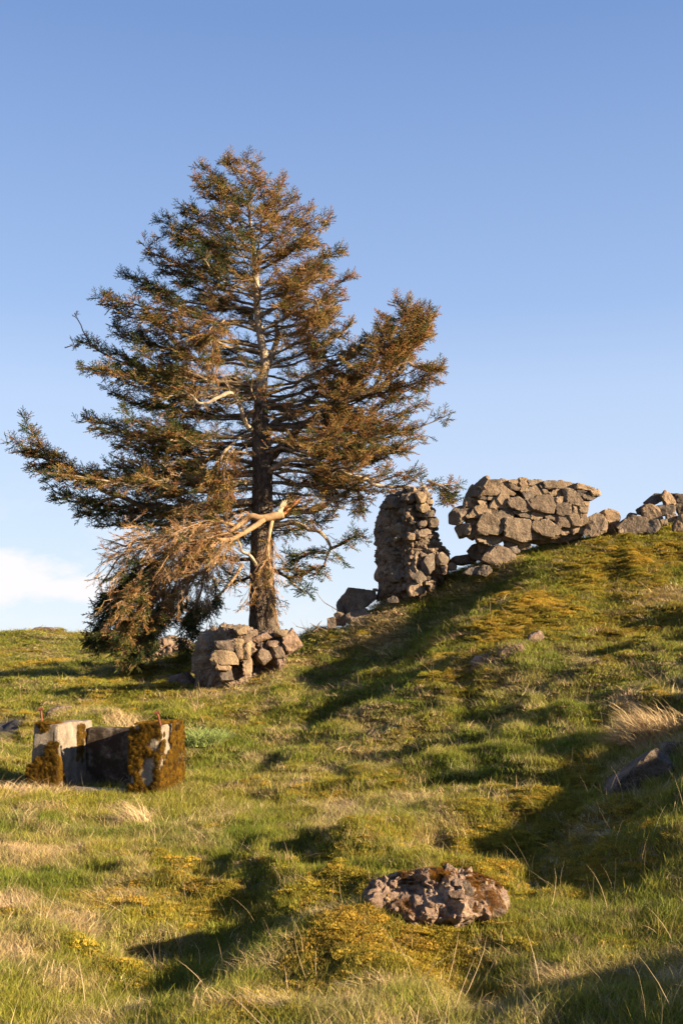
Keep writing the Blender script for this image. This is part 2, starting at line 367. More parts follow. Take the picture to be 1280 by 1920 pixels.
# colour patches of the turf: (px, py, radius in photo pixels, kind)
PATCH = []
for (px, py, r, kd, a) in [
    (1000,1130,90,'y',1), (1150,1075,110,'y',.9), (1270,1030,60,'y',.9), (960,1190,70,'y',.9), (1110,1170,60,'y',.7), (860,1285,70,'y',.8),
    (650,1740,90,'y',1.1), (720,1800,90,'y',1.1), (800,1800,60,'y',1), (640,1690,60,'y',1), (590,1860,120,'y',.9), (500,1900,90,'y',.8), (760,1870,50,'s',.4), (920,1590,90,'y',.8), (1090,1450,38,'y',.9),
    (1230,1540,36,'y',.7), (300,1310,60,'y',.7), (200,1300,60,'y',.6), (900,1880,60,'y',.5), (400,1560,50,'y',.5), (330,1640,60,'y',.5), (540,1560,80,'y',.4),
    (50,1600,70,'s',.9), (60,1490,60,'s',1), (120,1730,70,'s',.9), (30,1800,60,'s',.9), (200,1690,60,'s',.6), (130,1600,70,'s',.6), (265,1540,35,'s',.9), (240,1640,50,'s',.5), (30,1700,50,'s',.9),
    (1230,1370,60,'s',1), (1180,1330,40,'s',.7), (850,1545,50,'s',.7), (790,1500,50,'s',.6), (690,1380,70,'s',.5), (520,1380,60,'s',.5), (480,1290,60,'s',.6), (430,1300,50,'s',.7),
    (230,1350,40,'s',.8), (60,1230,50,'s',.5), (180,1270,40,'s',.5), (700,1160,60,'s',.7), (740,1140,40,'s',.8), (960,1050,30,'s',.6), (560,1250,60,'s',.6), (1000,1780,70,'s',.4), (1200,1860,70,'s',.3),
    (1120,1560,50,'s',.8), (1060,1620,50,'s',.5), (950,1500,50,'s',.5), (1180,1480,40,'s',.8), (300,1450,40,'s',.5), (420,1500,60,'s',.5), (120,1850,70,'s',.7), (380,1740,40,'s',.4), (620,1530,60,'s',.5), (900,1250,60,'s',.3), (1130,1260,90,'b',.9), (1000,1330,80,'b',.5), (780,1360,90,'b',.5), (1240,1250,70,'b',.9), (450,1640,70,'b',.5), (600,1450,90,'b',.5), (350,1600,60,'b',.3),
    (0,1360,50,'r',1.0), (-60,1370,60,'r',1.0), (30,1352,25,'r',.9)]:
    q = ground_at(px, py); dist = q[1]
    fx = r*dist/FPX; fy = fx*min(4.0, 0.55*dist/1.6)
    PATCH.append((q[0], q[1], fx, max(fx, fy*0.6), kd, a))
def turf(X, Y):
    """weights (yellow moss, straw, short trodden, gravel)"""
    p = v3(X, Y)
    wob = 0.5*fbm(p*1.6, 51, 3)
    y = 0.18+0.42*fbm(p*0.55, 21, 4); s = 0.13+0.42*fbm(p*0.7+30, 22, 5, 0.6); b = 0.0+0*y; r = 0*y
    for (cx, cy, rx, ry, kd, a) in PATCH:
        g = a*np.exp(-np.maximum(0, (((X-cx)/rx)**2+((Y-cy)/ry)**2)*(1+0.6*wob)+wob*0.6))
        if kd == 'y': y = np.maximum(y, g*1.05); s = s - 0.25*g
        elif kd == 's': s = np.maximum(s, g*1.1)
        elif kd == 'b': b = np.maximum(b, g)
        else: r = np.maximum(r, g*1.3)
    s = s + 0.42*fbm(p*2.6, 23, 3, .65)-.06
    y = y + 0.22*fbm(p*1.3, 24, 3)
    return np.clip(y, 0, 1), np.clip(s, 0, 1), np.clip(b, 0, 1), np.clip(r, 0, 1)

def axis(segments):
    out = [segments[0][0]]
    for (a, b, s0, s1) in segments:
        x = out[-1]
        while x < b-1e-6:
            t = (x-a)/(b-a); st = s0*(s1/s0)**max(0, min(1, t)); x = min(b, x+st)
            out.append(x)
    return np.array(out)
ax = axis([(-3500, -120, 900, 25), (-120, -16, 20, .4), (-16, -5, .3, .085), (-5, 6, .085, .085), (6, 16, .085, .3), (16, 120, .4, 20), (120, 3500, 25, 900)])
ay = axis([(-1500, -60, 500, 20), (-60, 2, 18, .3), (2, 9, .055, .06), (9, 28, .06, .11), (28, 55, .12, .35), (55, 200, .5, 20), (200, 4000, 25, 900)])
GX, GY = np.meshgrid(ax, ay); gx, gy = GX.ravel(), GY.ravel()
gz = height(gx, gy)
nx, ny = len(ax), len(ay)
ii = (np.arange(ny-1)[:, None]*nx + np.arange(nx-1)[None, :]).ravel()
ter = mesh_from('ground', np.stack([gx, gy, gz], -1), np.stack([ii, ii+1, ii+nx+1, ii+nx], -1), True)
ty, ts, tb, tr_ = turf(gx, gy)
def lerp(a, b, t): return a*(1-t[:, None]) + np.asarray(b)[None, :]*t[:, None]
gcol = lerp(np.tile([0.060, 0.066, 0.016], (len(gx), 1)), (0.17, 0.115, 0.018), ty)
gcol = lerp(gcol, (0.20, 0.145, 0.075), ts*0.8); gcol = lerp(gcol, (0.10, 0.075, 0.03), tb*0.6); gcol = lerp(gcol, (0.065, 0.062, 0.066), tr_)
ca = ter.color_attributes.new('turf', 'FLOAT_COLOR', 'POINT')
ca.data.foreach_set('color', np.concatenate([gcol, tr_[:, None]], 1).astype(np.float32).ravel())
m = MT('turf_soil', 0.95, 0.08)
at = m.n('ShaderNodeAttribute'); at.attribute_name = 'turf'
var = m.ramp(m.noise(7, 8, 0.75), [(0.3, (0.45, 0.4, 0.35)), (0.5, (1, 1, 1)), (0.72, (1.5, 1.45, 1.3))])
col = m.mix(0.9, at.outputs['Color'], var, 'MULTIPLY')
thatch = m.ramp(m.noise(38, 6, 0.8), [(0.5, (0, 0, 0)), (0.7, (0.6, 0.6, 0.6))])
col = m.mix(m.math('MULTIPLY', thatch, m.math('SUBTRACT', 1.0, at.outputs['Alpha'])), col, (0.22, 0.17, 0.08))
M['turf'] = m.fin(col, m.bump(m.noise(30, 8, 0.8), 1.0, 0.05))
ground = tag(obj('ground', ter, M['turf']), 'rolling grassy hillside rising to the right of the spruce', kind='structure')

# ------------------------------------------------------------------ scattered plants (geometry nodes on point clouds)
def proto_mesh(name, V, F, shade, mat):
    me = mesh_from(name, V, F, False)
    a = me.color_attributes.new('shade', 'FLOAT_COLOR', 'POINT')
    sh = np.concatenate([np.asarray(shade, float), np.ones((len(V), 1))], 1)
    a.data.foreach_set('color', sh.astype(np.float32).ravel()); me.materials.append(mat)
    return bpy.data.objects.new(name, me)
def blades(n, hmin, hmax, w, rad, lean, curl, seed, dirbias=None, flat=0.0, segs=2):
    r = np.random.default_rng(seed); V = []; F = []; S = []
    for i in range(n):
        a = r.uniform(0, 2*np.pi); rr = rad*math.sqrt(r.uniform(0, 1)); bx, by = rr*math.cos(a), rr*math.sin(a)
        h = r.uniform(hmin, hmax); la = r.uniform(0, 2*np.pi) if dirbias is None else dirbias + r.normal(0, 0.55)
        ln = lean*r.uniform(0.3, 1.3); d = np.array([math.cos(la), math.sin(la)])
        wa = r.uniform(0, np.pi); wv = np.array([math.cos(wa), math.sin(wa)])*w*0.5*r.uniform(.7, 1.3)
        c = r.uniform(0.72, 1.28); k = len(V); ang = ln
        p = np.array([bx, by, -0.01]); L0 = h/segs
        for s in range(segs+1):
            ww = wv*(1-0.75*(s/segs)) if s < segs else wv*0
            if s < segs:
                V.append(p+[ww[0], ww[1], 0]); V.append(p-[ww[0], ww[1], 0]); S += [(c,)*3]*2
            else: V.append(p.copy()); S.append((c*1.05, c*1.0, c*0.95))
            p = p + L0*np.array([d[0]*math.sin(ang), d[1]*math.sin(ang), max(0.05, math.cos(ang))*(1-flat)]); ang = min(1.9, ang+curl*r.uniform(.5, 1.5))
            if p[2] < 0.004: p[2] = 0.004+r.uniform(0, .01)
        for s in range(segs-1):
            b0 = k+2*s; F.append((b0, b0+1, b0+3)); F.append((b0, b0+3, b0+2))
        b0 = k+2*(segs-1); F.append((b0, b0+1, b0+2))
    return np.array(V), np.array(F), np.array(S)
def moss_clump(n, rad, hgt, size, seed):
    r = np.random.default_rng(seed); V = []; F = []; S = []
    for i in range(n):
        a = r.uniform(0, 2*np.pi); rr = rad*math.sqrt(r.uniform(0, 1))
        p = np.array([rr*math.cos(a), rr*math.sin(a), hgt*(1-(rr/rad)**2)*r.uniform(0.2, 1.05)])
        c = r.uniform(0.6, 1.35)
        for q in range(2):
            d1 = r.normal(0, 1, 3); d1 /= np.linalg.norm(d1); d1[2] = abs(d1[2])*0.8+0.3; d2_ = np.cross(d1, r.normal(0, 1, 3)); d2_ /= np.linalg.norm(d2_)
            k = len(V); V += [p - d2_*size*.28, p + d2_*size*.28, p + d1*size]; F.append((k, k+1, k+2)); S += [(c, c, c)]*3
    return np.array(V), np.array(F), np.array(S)
def collection(name, protos):
    c = bpy.data.collections.new(name)
    for p in protos: c.objects.link(p)
    return c
def scatter(name, coll, pos, rot, scl, idx, tint, mat, parent=None, label=None, cat=None, kind='stuff'):
    me = bpy.data.meshes.new(name); n = len(pos); me.vertices.add(n); me.vertices.foreach_set('co', np.asarray(pos, np.float32).ravel())
    for nm, tp, key, arr in (('rot', 'FLOAT_VECTOR', 'vector', rot), ('scl', 'FLOAT_VECTOR', 'vector', scl)):
        me.attributes.new(nm, tp, 'POINT').data.foreach_set(key, np.asarray(arr, np.float32).ravel())
    me.attributes.new('idx', 'INT', 'POINT').data.foreach_set('value', np.asarray(idx, np.int32))
    me.attributes.new('tint', 'FLOAT_COLOR', 'POINT').data.foreach_set('color', np.concatenate([tint, np.ones((n, 1))], 1).astype(np.float32).ravel())
    me.materials.append(mat)
    o = bpy.data.objects.new(name, me); COL.objects.link(o)
    if parent is not None: o.parent = parent
    g = bpy.data.node_groups.new(name+'_scatter', 'GeometryNodeTree')
    g.interface.new_socket('Geometry', in_out='INPUT', socket_type='NodeSocketGeometry'); g.interface.new_socket('Geometry', in_out='OUTPUT', socket_type='NodeSocketGeometry')
    gi = g.nodes.new('NodeGroupInput'); go = g.nodes.new('NodeGroupOutput'); ip = g.nodes.new('GeometryNodeInstanceOnPoints')
    ci = g.nodes.new('GeometryNodeCollectionInfo'); ci.inputs['Collection'].default_value = coll; ci.inputs['Separate Children'].default_value = True; ci.inputs['Reset Children'].default_value = True
    def na(nm, tp):
        q = g.nodes.new('GeometryNodeInputNamedAttribute'); q.data_type = tp; q.inputs['Name'].default_value = nm; return q.outputs['Attribute']
    e2r = g.nodes.new('FunctionNodeEulerToRotation'); g.links.new(na('rot', 'FLOAT_VECTOR'), e2r.inputs[0])
    g.links.new(gi.outputs[0], ip.inputs['Points']); g.links.new(ci.outputs[0], ip.inputs['Instance']); ip.inputs['Pick Instance'].default_value = True
    g.links.new(na('idx', 'INT'), ip.inputs['Instance Index']); g.links.new(e2r.outputs[0], ip.inputs['Rotation']); g.links.new(na('scl', 'FLOAT_VECTOR'), ip.inputs['Scale'])
    g.links.new(ip.outputs[0], go.inputs[0])
    md = o.modifiers.new('scatter', 'NODES'); md.node_group = g
    tag(o, label, cat, None, kind)
    return o

G_GRASS = collection('grass_protos', [proto_mesh('a%d_tuft' % i, *blades(34, h0, h1, w, .085, ln, cu, 100+i), M['blade']) for i, (h0, h1, w, ln, cu) in enumerate(
    [(.04, .09, .0042, .4, .45), (.05, .12, .0042, .55, .5), (.03, .075, .004, .5, .6), (.02, .055, .0042, .7, .6), (.02, .05, .0045, .9, .6)])])
G_STRAW = collection('straw_protos', [proto_mesh('a%d_straw' % i, *blades(42, h0, h1, .0036, .10, ln, cu, 200+i, dirbias=0.0, segs=3), M['blade']) for i, (h0, h1, ln, cu) in enumerate(
    [(.06, .15, .9, .6), (.08, .20, 1.15, .55), (.05, .13, 1.2, .5)])])
G_MOSS = collection('moss_protos', [proto_mesh('a%d_moss' % i, *moss_clump(300, .085, hg, .0105, 300+i), M['mossleaf']) for i, hg in enumerate((.03, .045, .02))])
G_STALK = collection('stalk_protos', [proto_mesh('a%d_stalk' % i, *blades(3, .22, .42, .003, .03, .35, .18, 400+i, segs=4), M['blade']) for i in range(3)])

NOGRASS = []      # discs (x, y, rx, ry) where stone covers the ground
for (rx, ry) in [(.38, .17)]:
    q = ground_at(820, 1772)+np.array([0, .30, 0]); NOGRASS.append((q[0], q[1], rx, ry))
def sample_ground(spacing_near, knee, ymin=2.9, ymax=54, seed=1, side=1.6):
    """jittered points whose spacing grows with distance beyond the knee"""
    r = np.random.default_rng(seed); X = []; Y = []
    y = ymin
    while y < ymax:
        sp = spacing_near*max(1.0, y/knee); hw = 0.37*y+side*(1 if y > 12 else 1.7)
        n = int(2*hw/sp); X.append(np.linspace(-hw, hw, n) + r.uniform(-.5, .5, n)*sp*1.3); Y.append(y + r.uniform(-.5, .5, n)*sp*1.3); y += sp
    X = np.concatenate(X); Y = np.concatenate(Y)
    k = ~((Y > 27.5) & (X > -2.2))
    for (cx, cy, rx, ry) in NOGRASS: k &= (((X-cx)/rx)**2+((Y-cy)/ry)**2) > 1
    return X[k], Y[k]
def variety(X, Y, yy, ss, bb, seed):
    r = np.random.default_rng(seed); n = len(X)
    g1 = np.array([0.115, 0.150, 0.016]); g2 = np.array([0.25, 0.232, 0.032]); yel = np.array([0.27, 0.20, 0.022]); st = np.array([0.43, 0.31, 0.155])
    u = np.clip(0.45+0.5*fbm(v3(X, Y)*0.9+3, 61, 3)+r.normal(0, .2, n), 0, 1)[:, None]
    c = g1*(1-u)+g2*u
    c = c*(1-yy[:, None]*.7) + yel*yy[:, None]*.7
    s2 = np.clip(ss*1.1-0.12, 0, 1)[:, None]*.85; c = c*(1-s2)+st*s2
    dry = (r.uniform(0, 1, n) < 0.07+0.12*bb)[:, None]; c = np.where(dry, st*0.75, c)
    c = c*(1+r.normal(0, .16, (n, 1))) * (1+r.normal(0, .05, (n, 3)))
    return np.clip(c, 0.008, 0.6)

# green turf
X, Y = sample_ground(0.033, 9.0, seed=5); yy, ss, bb, rr = turf(X, Y); r = np.random.default_rng(8); n = len(X)
keep = (rr < 0.45) & (r.uniform(0, 1, n) > 0.80*np.clip(yy*1.4-.2, 0, 1)) & (r.uniform(0, 1, n) > 0.5*ss)
X, Y, yy, ss, bb = X[keep], Y[keep], yy[keep], ss[keep], bb[keep]; n = len(X)
Z = height(X, Y)
short = np.clip(bb*.9 + 0.35*yy + 0.3*sstep(-.1, .5, fbm(v3(X, Y)*0.45+70, 71, 2)), 0, 1)
idx = np.where(r.uniform(0, 1, n) < short, r.integers(3, 5, n), r.integers(0, 3, n))
f = np.maximum(1, Y/9.0); hz = np.minimum(f, 1.25)*r.uniform(.65, 1.25, n)
scatter('grass', G_GRASS, np.stack([X, Y, Z], -1), np.stack([r.normal(0, .14, n), r.normal(0, .14, n), r.uniform(0, 6.28, n)], -1),
        np.stack([f, f, hz], -1), idx, variety(X, Y, yy, ss, bb, 3), M['blade'], label='short green turf grass covering the hillside')
# straw coloured dead grass
X, Y = sample_ground(0.055, 9.0, seed=6); yy, ss, bb, rr = turf(X, Y); n = len(X)
keep = (rr < 0.4) & (r.uniform(0, 1, n) < np.clip(ss*1.15-.16, 0, 1) + 0.03)
X, Y, ss = X[keep], Y[keep], ss[keep]; n = len(X); Z = height(X, Y); f = np.maximum(1, Y/9.0)
tc_ = np.clip(np.array([0.46, 0.34, 0.18])*(1+r.normal(0, .2, (n, 1)))*(1+r.normal(0, .04, (n, 3))), .03, .75)
az = 2.6 + 2.2*fbm(v3(X, Y)*1.6, 81, 2) + r.normal(0, .8, n)
scatter('dry_grass', G_STRAW, np.stack([X, Y, Z], -1), np.stack([r.normal(0, .12, n), r.normal(0, .12, n), az], -1),
        np.stack([f, f, np.minimum(f, 1.3)*r.uniform(.6, 1.15, n)], -1), r.integers(0, 3, n), tc_, M['blade'], label='matted straw coloured dead grass among the turf')
# moss
X, Y = sample_ground(0.044, 10.0, seed=7); yy, ss, bb, rr = turf(X, Y); n = len(X)
keep = (rr < 0.4) & (r.uniform(0, 1, n) < np.clip(yy*1.25-.25, 0, 1))
X, Y, yy = X[keep], Y[keep], yy[keep]; n = len(X); Z = height(X, Y); f = np.maximum(1, Y/14.0)*r.uniform(.8, 1.2, n)
u = np.clip(r.normal(.5, .3, n)+.3*fbm(v3(X, Y)*1.5, 91, 2), 0, 1)[:, None]
mc = (np.array([0.22, 0.19, 0.022])*(1-u)+np.array([0.38, 0.245, 0.034])*u)*(1+r.normal(0, .18, (n, 1))+.25*fbm(v3(X, Y)*2.2+9, 93, 3)[:, None])
scatter('moss', G_MOSS, np.stack([X, Y, Z], -1), np.stack([r.normal(0, .2, n), r.normal(0, .2, n), r.uniform(0, 6.28, n)], -1),
        np.stack([f, f, np.minimum(f, 1.6)*r.uniform(.7, 1.3, n)], -1), r.integers(0, 3, n), np.clip(mc, .01, .6), M['mossleaf'], label='golden yellow moss cushions in the turf')
# thin dead stalks
X, Y = sample_ground(0.30, 14.0, seed=9); n = len(X); keep = r.uniform(0, 1, n) < 0.45; X, Y = X[keep], Y[keep]; n = len(X); Z = height(X, Y)
scatter('dead_stalks', G_STALK, np.stack([X, Y, Z], -1), np.stack([r.normal(0, .35, n), r.normal(0, .35, n), r.uniform(0, 6.28, n)], -1),
        np.stack([np.maximum(1, Y/14)]*2+[r.uniform(.5, 1.0, n)], -1), r.integers(0, 3, n), np.tile([0.42, 0.31, 0.18], (n, 1))*(1+r.normal(0, .15, (n, 1))), M['blade'], label='scattered thin dead stalks standing in the grass')
#@@PART2

# ------------------------------------------------------------------ stones
import bmesh
_ico = {}
def ico(sub):
    if sub not in _ico:
        b = bmesh.new(); bmesh.ops.create_icosphere(b, subdivisions=sub, radius=1.0)
        b.verts.ensure_lookup_table()
        _ico[sub] = (np.array([v.co[:] for v in b.verts]), np.array([[v.index for v in f.verts] for f in b.faces])); b.free()
        d = _ico[sub][0]; d /= np.linalg.norm(d, axis=1)[:, None]
    return _ico[sub]
def hull2(pts):
    pts = sorted(map(tuple, pts)); 
    def half(ps):
        h = []
        for p in ps:
            while len(h) > 1 and (h[-1][0]-h[-2][0])*(p[1]-h[-2][1])-(h[-1][1]-h[-2][1])*(p[0]-h[-2][0]) <= 0: h.pop()
            h.append(p)
        return h[:-1]
    return np.array(half(pts)+half(pts[::-1]))
def carve(planes_n, planes_d, sub, seed, amp=0.03, freq=3.0, size=1.0):
    d, F = ico(sub)
    dn = d @ planes_n.T; r = np.where(dn > 1e-4, planes_d[None, :]/np.maximum(dn, 1e-4), 1e9).min(1)
    V = d*r[:, None]
    q = V/size*freq + seed*3.17
    a = amp*size*(fbm(q, seed, 4, 0.55) - 0.5*np.abs(vnoise(q*2.3, seed+5)))
    return V + d*a[:, None], F
def cut_planes(N0, D0, verts, n, r, lo, hi, front=False):
    Ns, Ds = [N0], [D0]
    for _ in range(n):
        v = r.normal(0, 1, 3); v /= np.linalg.norm(v)
        if front and v[1] > 0: v[1] *= -1
        Ns.append(v[None]); Ds.append(np.array([(verts @ v).max()*r.uniform(lo, hi)]))
    return np.vstack(Ns), np.concatenate(Ds)
def poly_stone(name, px, Y, thick, mat, parent=None, sub=3, seed=0, cuts=6, lo=.80, hi=.94, amp=.035, grow=1.0, tilt=0.22, yaw=None):
    """stone whose face has the outline px (photo pixels) standing at forward distance Y, thick metres deep"""
    r = np.random.default_rng(seed+1000)
    W3 = Pw(np.array([p[0] for p in px]), np.array([p[1] for p in px]), Y)
    H = hull2(W3[:, [0, 2]]); c = H.mean(0); H = (H-c)*grow; k = len(H)
    Ns, Ds = [], []
    for i in range(k):
        a, b = H[i], H[(i+1) % k]; e = b-a; n = np.array([e[1], -e[0]]); n /= np.linalg.norm(n)+1e-9
        ty = r.uniform(-.02, .25); v = np.array([n[0], ty, n[1]]); l = np.linalg.norm(v); Ns.append(v/l); Ds.append(max(0.01, n @ a)/l)
    f = np.array([r.uniform(-tilt, tilt) if yaw is None else yaw, -1, r.uniform(-tilt, tilt)]); f /= np.linalg.norm(f); Ns.append(f); Ds.append(thick/2)
    Ns.append(np.array([0, 1.0, 0])); Ds.append(thick/2)
    verts = np.array([[h[0], y, h[1]] for h in H for y in (-thick/2, thick/2)])
    size = math.sqrt(max(1e-6, np.ptp(H[:, 0])*np.ptp(H[:, 1])))
    PN, PD = cut_planes(np.array(Ns), np.array(Ds), verts, cuts, r, lo, hi, True)
    V, F = carve(PN, PD, sub, seed, amp, 2.2, size)
    loc = np.array([c[0], Y+thick/2, c[1]])
    if parent is not None: loc = loc - np.array(parent.location)
    return obj(name, mesh_from(name, V, F), mat, parent, loc)
def boulder_mesh(name, sx, sy, sz, seed, sub=3, cuts=14, amp=.05):
    r = np.random.default_rng(seed+500); N0 = np.vstack([np.eye(3), -np.eye(3)]) + r.normal(0, .12, (6, 3)); N0 /= np.linalg.norm(N0, axis=1)[:, None]
    D0 = np.array([sx, sy, sz]*2)*r.uniform(.9, 1.0, 6); vs = np.array([[a*sx, b*sy, c*sz] for a in (-1, 1) for b in (-1, 1) for c in (-1, 1)])
    PN, PD = cut_planes(N0, D0, vs, cuts, r, .62, .85)
    V, F = carve(PN, PD, sub, seed, amp, 2.2, (sx*sy*sz)**(1/3)*1.6)
    return mesh_from(name, V, F)
def shear_y(x, Y, sh):
    k = Pw(sh[0], 1000, Y)[0]; d = x-k; return np.where(d < 0, sh[1]*d, sh[2]*d)
def star_body(name, px, Y, depth, mat, parent=None, sub=5, seed=0, amps=((.10, 1.6), (.05, 4.5), (.02, 12)), hollows=(), grow=1.0, p=4.0, shear=None):
    W3 = Pw(np.array([q[0] for q in px]), np.array([q[1] for q in px]), Y); P2 = W3[:, [0, 2]]
    c = (P2.min(0)+P2.max(0))/2; Q = (P2-c)*grow
    d, F = ico(sub); ph = np.arctan2(d[:, 2], d[:, 0]); dirs = np.stack([np.cos(ph), np.sin(ph)], -1)
    R = np.full(len(d), 0.0); k = len(Q)
    for i in range(k):
        a, b = Q[i], Q[(i+1) % k]; e = b-a
        det = dirs[:, 0]*(-e[1]) + dirs[:, 1]*e[0]
        with np.errstate(divide='ignore', invalid='ignore'):
            t = (a[0]*(-e[1]) + a[1]*e[0])/det; u = (dirs[:, 0]*a[1]-dirs[:, 1]*a[0])/det
        ok = (t > 0) & (u >= -1e-6) & (u <= 1+1e-6); R = np.where(ok, np.maximum(R, t), R)
    cc = np.hypot(d[:, 0], d[:, 2]); t = (cc**p + np.abs(d[:, 1])**p)**(-1/p)
    V = np.stack([dirs[:, 0]*R*cc*t, depth*d[:, 1]*t, dirs[:, 1]*R*cc*t], -1)
    if shear: V[:, 1] += shear_y(V[:, 0]+c[0], Y, shear)
    n = V/np.array([np.ptp(Q[:, 0])/2, depth, np.ptp(Q[:, 1])/2])**2; n /= np.linalg.norm(n, axis=1)[:, None]
    for j, (a, fq) in enumerate(amps):
        g = fbm(V*fq+seed*7.7, seed+j, 3); V = V + n*(a*(g - 0.6*np.abs(vnoise(V*fq*1.7+seed, seed+40+j))))[:, None]
    for (hx, hy, rx, ry, dp) in hollows:
        hw = Pw(hx, hy, Y); s_ = Y/FPX
        g = np.exp(-((V[:, 0]-(hw[0]-c[0]))/(rx*s_))**2-((V[:, 2]-(hw[2]-c[1]))/(ry*s_))**2)*(d[:, 1] < 0.15)
        V[:, 1] += g*dp
    loc = np.array([c[0], Y+depth*.8, c[1]])
    if parent is not None: loc = loc-np.array(parent.location)
    o = obj(name, mesh_from(name, V, F), mat, parent, loc)
    return o, V, n
def zc(pts, x0, y0, f): return [(x0+x/f, y0+y/f) for x, y in pts]

# --- the dry stone wall fragment
wall = empty('ruined_wall', Pw(985, 1010, 23.8)); tag(wall, 'leaning remnant of dry stone wall with a jutting left end, propped on boulders on the hilltop', 'wall')
WS = [
 [(200,130),(250,90),(330,80),(300,130),(240,160)], [(300,85),(400,85),(430,110),(360,135),(300,125)], [(425,90),(475,90),(470,118),(430,115)],
 [(475,85),(550,80),(558,120),(520,118),(478,105)], [(562,88),(645,86),(648,135),(568,135)], [(652,98),(745,88),(752,122),(690,132),(655,130)],
 [(758,95),(855,90),(870,148),(820,152),(765,125)], [(872,105),(905,95),(1008,118),(1005,155),(885,148)], [(1010,122),(1080,122),(1160,142),(1158,165),(1020,158)],
 [(1140,175),(1185,163),(1212,180),(1205,205),(1150,205)], [(465,115),(520,118),(582,145),(575,170),(510,165)], [(240,150),(330,125),(440,122),(530,190),(525,205),(245,210)],
 [(140,220),(200,135),(245,160),(245,215)], [(590,165),(690,135),(730,150),(780,205),(700,205),(600,185)], [(725,130),(760,135),(795,175),(760,185)],
 [(790,190),(850,158),(920,155),(915,215),(820,215)], [(925,160),(980,155),(1070,250),(1078,290),(1040,290),(960,265)], [(1015,170),(1060,158),(1125,185),(1130,208),(1065,212)],
 [(1065,215),(1140,180),(1150,205),(1200,208),(1140,245),(1080,240)], [(605,205),(660,190),(705,215),(690,255),(650,275),(610,240)], [(840,225),(900,218),(955,235),(960,272),(860,268)],
 [(240,215),(300,215),(305,240),(255,235)], [(305,220),(375,220),(370,245),(320,245)], [(395,215),(485,215),(490,262),(430,262)],
 [(325,290),(370,240),(400,240),(490,290),(485,308),(335,308)], [(495,225),(545,218),(640,265),(660,322),(560,325),(500,300)], [(660,245),(700,225),(820,212),(855,290),(835,350),(750,345),(665,320)],
 [(145,235),(250,230),(258,290),(190,302),(148,290)], [(125,305),(175,303),(188,325),(178,345),(135,335)], [(255,245),(305,250),(315,278),(265,272)],
 [(860,272),(900,268),(980,285),(985,348),(870,352)], [(990,290),(1020,275),(1052,305),(1050,350),(1010,345)], [(1055,300),(1090,300),(1095,340),(1062,345)],
 [(215,310),(280,278),(335,310),(338,360),(285,365),(230,340)], [(180,365),(215,325),(270,355),(268,372)], [(395,340),(430,315),(525,318),(525,378),(420,388)],
 [(530,345),(600,328),(665,330),(655,395),(590,380)], [(655,355),(690,332),(740,335),(780,375),(710,405),(660,400)], [(785,362),(860,368),(855,408),(800,400)],
 [(870,375),(940,360),(968,375),(962,440),(880,445)], [(970,350),(1030,355),(1068,440),(1000,445),(975,400)], [(1040,345),(1095,340),(1120,405),(1085,440),(1060,410)],
 [(245,430),(280,365),(370,362),(440,480),(400,515),(250,515)], [(150,400),(245,380),(245,520),(200,555),(150,520)], [(450,400),(500,385),(650,400),(658,560),(620,570),(450,510)],
 [(665,415),(780,400),(895,490),(890,510),(790,530),(670,470)], [(20,350),(60,315),(145,300),(190,370),(100,430),(20,420)], [(60,460),(110,430),(160,440),(150,530),(95,535)],
 [(125,250),(150,235),(150,300),(120,300)], [(420,395),(480,390),(460,450),(430,440)], [(340,315),(395,315),(385,360),(345,355)], [(240,520),(430,515),(420,580),(330,610),(240,580)],
 [(450,520),(640,570),(560,600),(450,570)], [(670,480),(790,535),(760,560),(680,550)], [(800,530),(900,510),(910,530),(860,555)], [(1090,250),(1130,255),(1120,300),(1092,295)],
 [(1060,420),(1110,420),(1150,500),(1060,500)], [(870,455),(960,450),(1000,500),(900,520)], [(970,450),(1050,450),(1060,500),(1000,510)], [(1080,300),(1115,300),(1110,345),(1085,345)]]
BIG = {11, 25, 26, 42, 44, 45, 16, 46}
for i, poly in enumerate(WS):
    z = np.array(poly); back = 0.0
    if i in (51, 52, 53, 54, 57, 58, 56): back = .16
    if i in (0, 12, 27, 28, 46, 47, 43, 48): back = .12
    poly_stone('stone', zc(poly, 840, 880, 4.267), 23.55+back+RNG.uniform(-.035, .035)-(0.05 if i in BIG else 0), RNG.uniform(.42, .6), M['stone'] if RNG.uniform() < .8 else M['dark_stone'], wall, 4, 40+i, 2,
               .91, .98, .032, 1.065, .18, yaw=-1.0 if i in (0, 12, 28, 46, 47, 43, 48) else RNG.uniform(-.05, .35))
# second face of the wall and its core of small rubble
core, _, _ = star_body('mortar_core', zc([(190,150),(300,100),(900,110),(1110,160),(1080,300),(1090,540),(900,600),(680,590),(560,590),(420,560),(200,470),(130,400),(170,300)], 840, 880, 4.267), 23.80, .24, M['rubble'], wall, 5, 3, ((.03, 3), (.025, 8)))
r = np.random.default_rng(77)
for k in range(70):       # small pinning stones in the joints
    x, y = r.uniform(180, 1090), r.uniform(130, 470); w = r.uniform(12, 26); h = r.uniform(9, 18)
    poly_stone('pinning_stone', zc([(x-w, y-h), (x+w, y-h*.8), (x+w*.9, y+h), (x-w*.8, y+h*.8)], 840, 880, 4.267), 23.66+r.uniform(-.03, .05), .2, M['stone'], wall, 2, 900+k, 3)

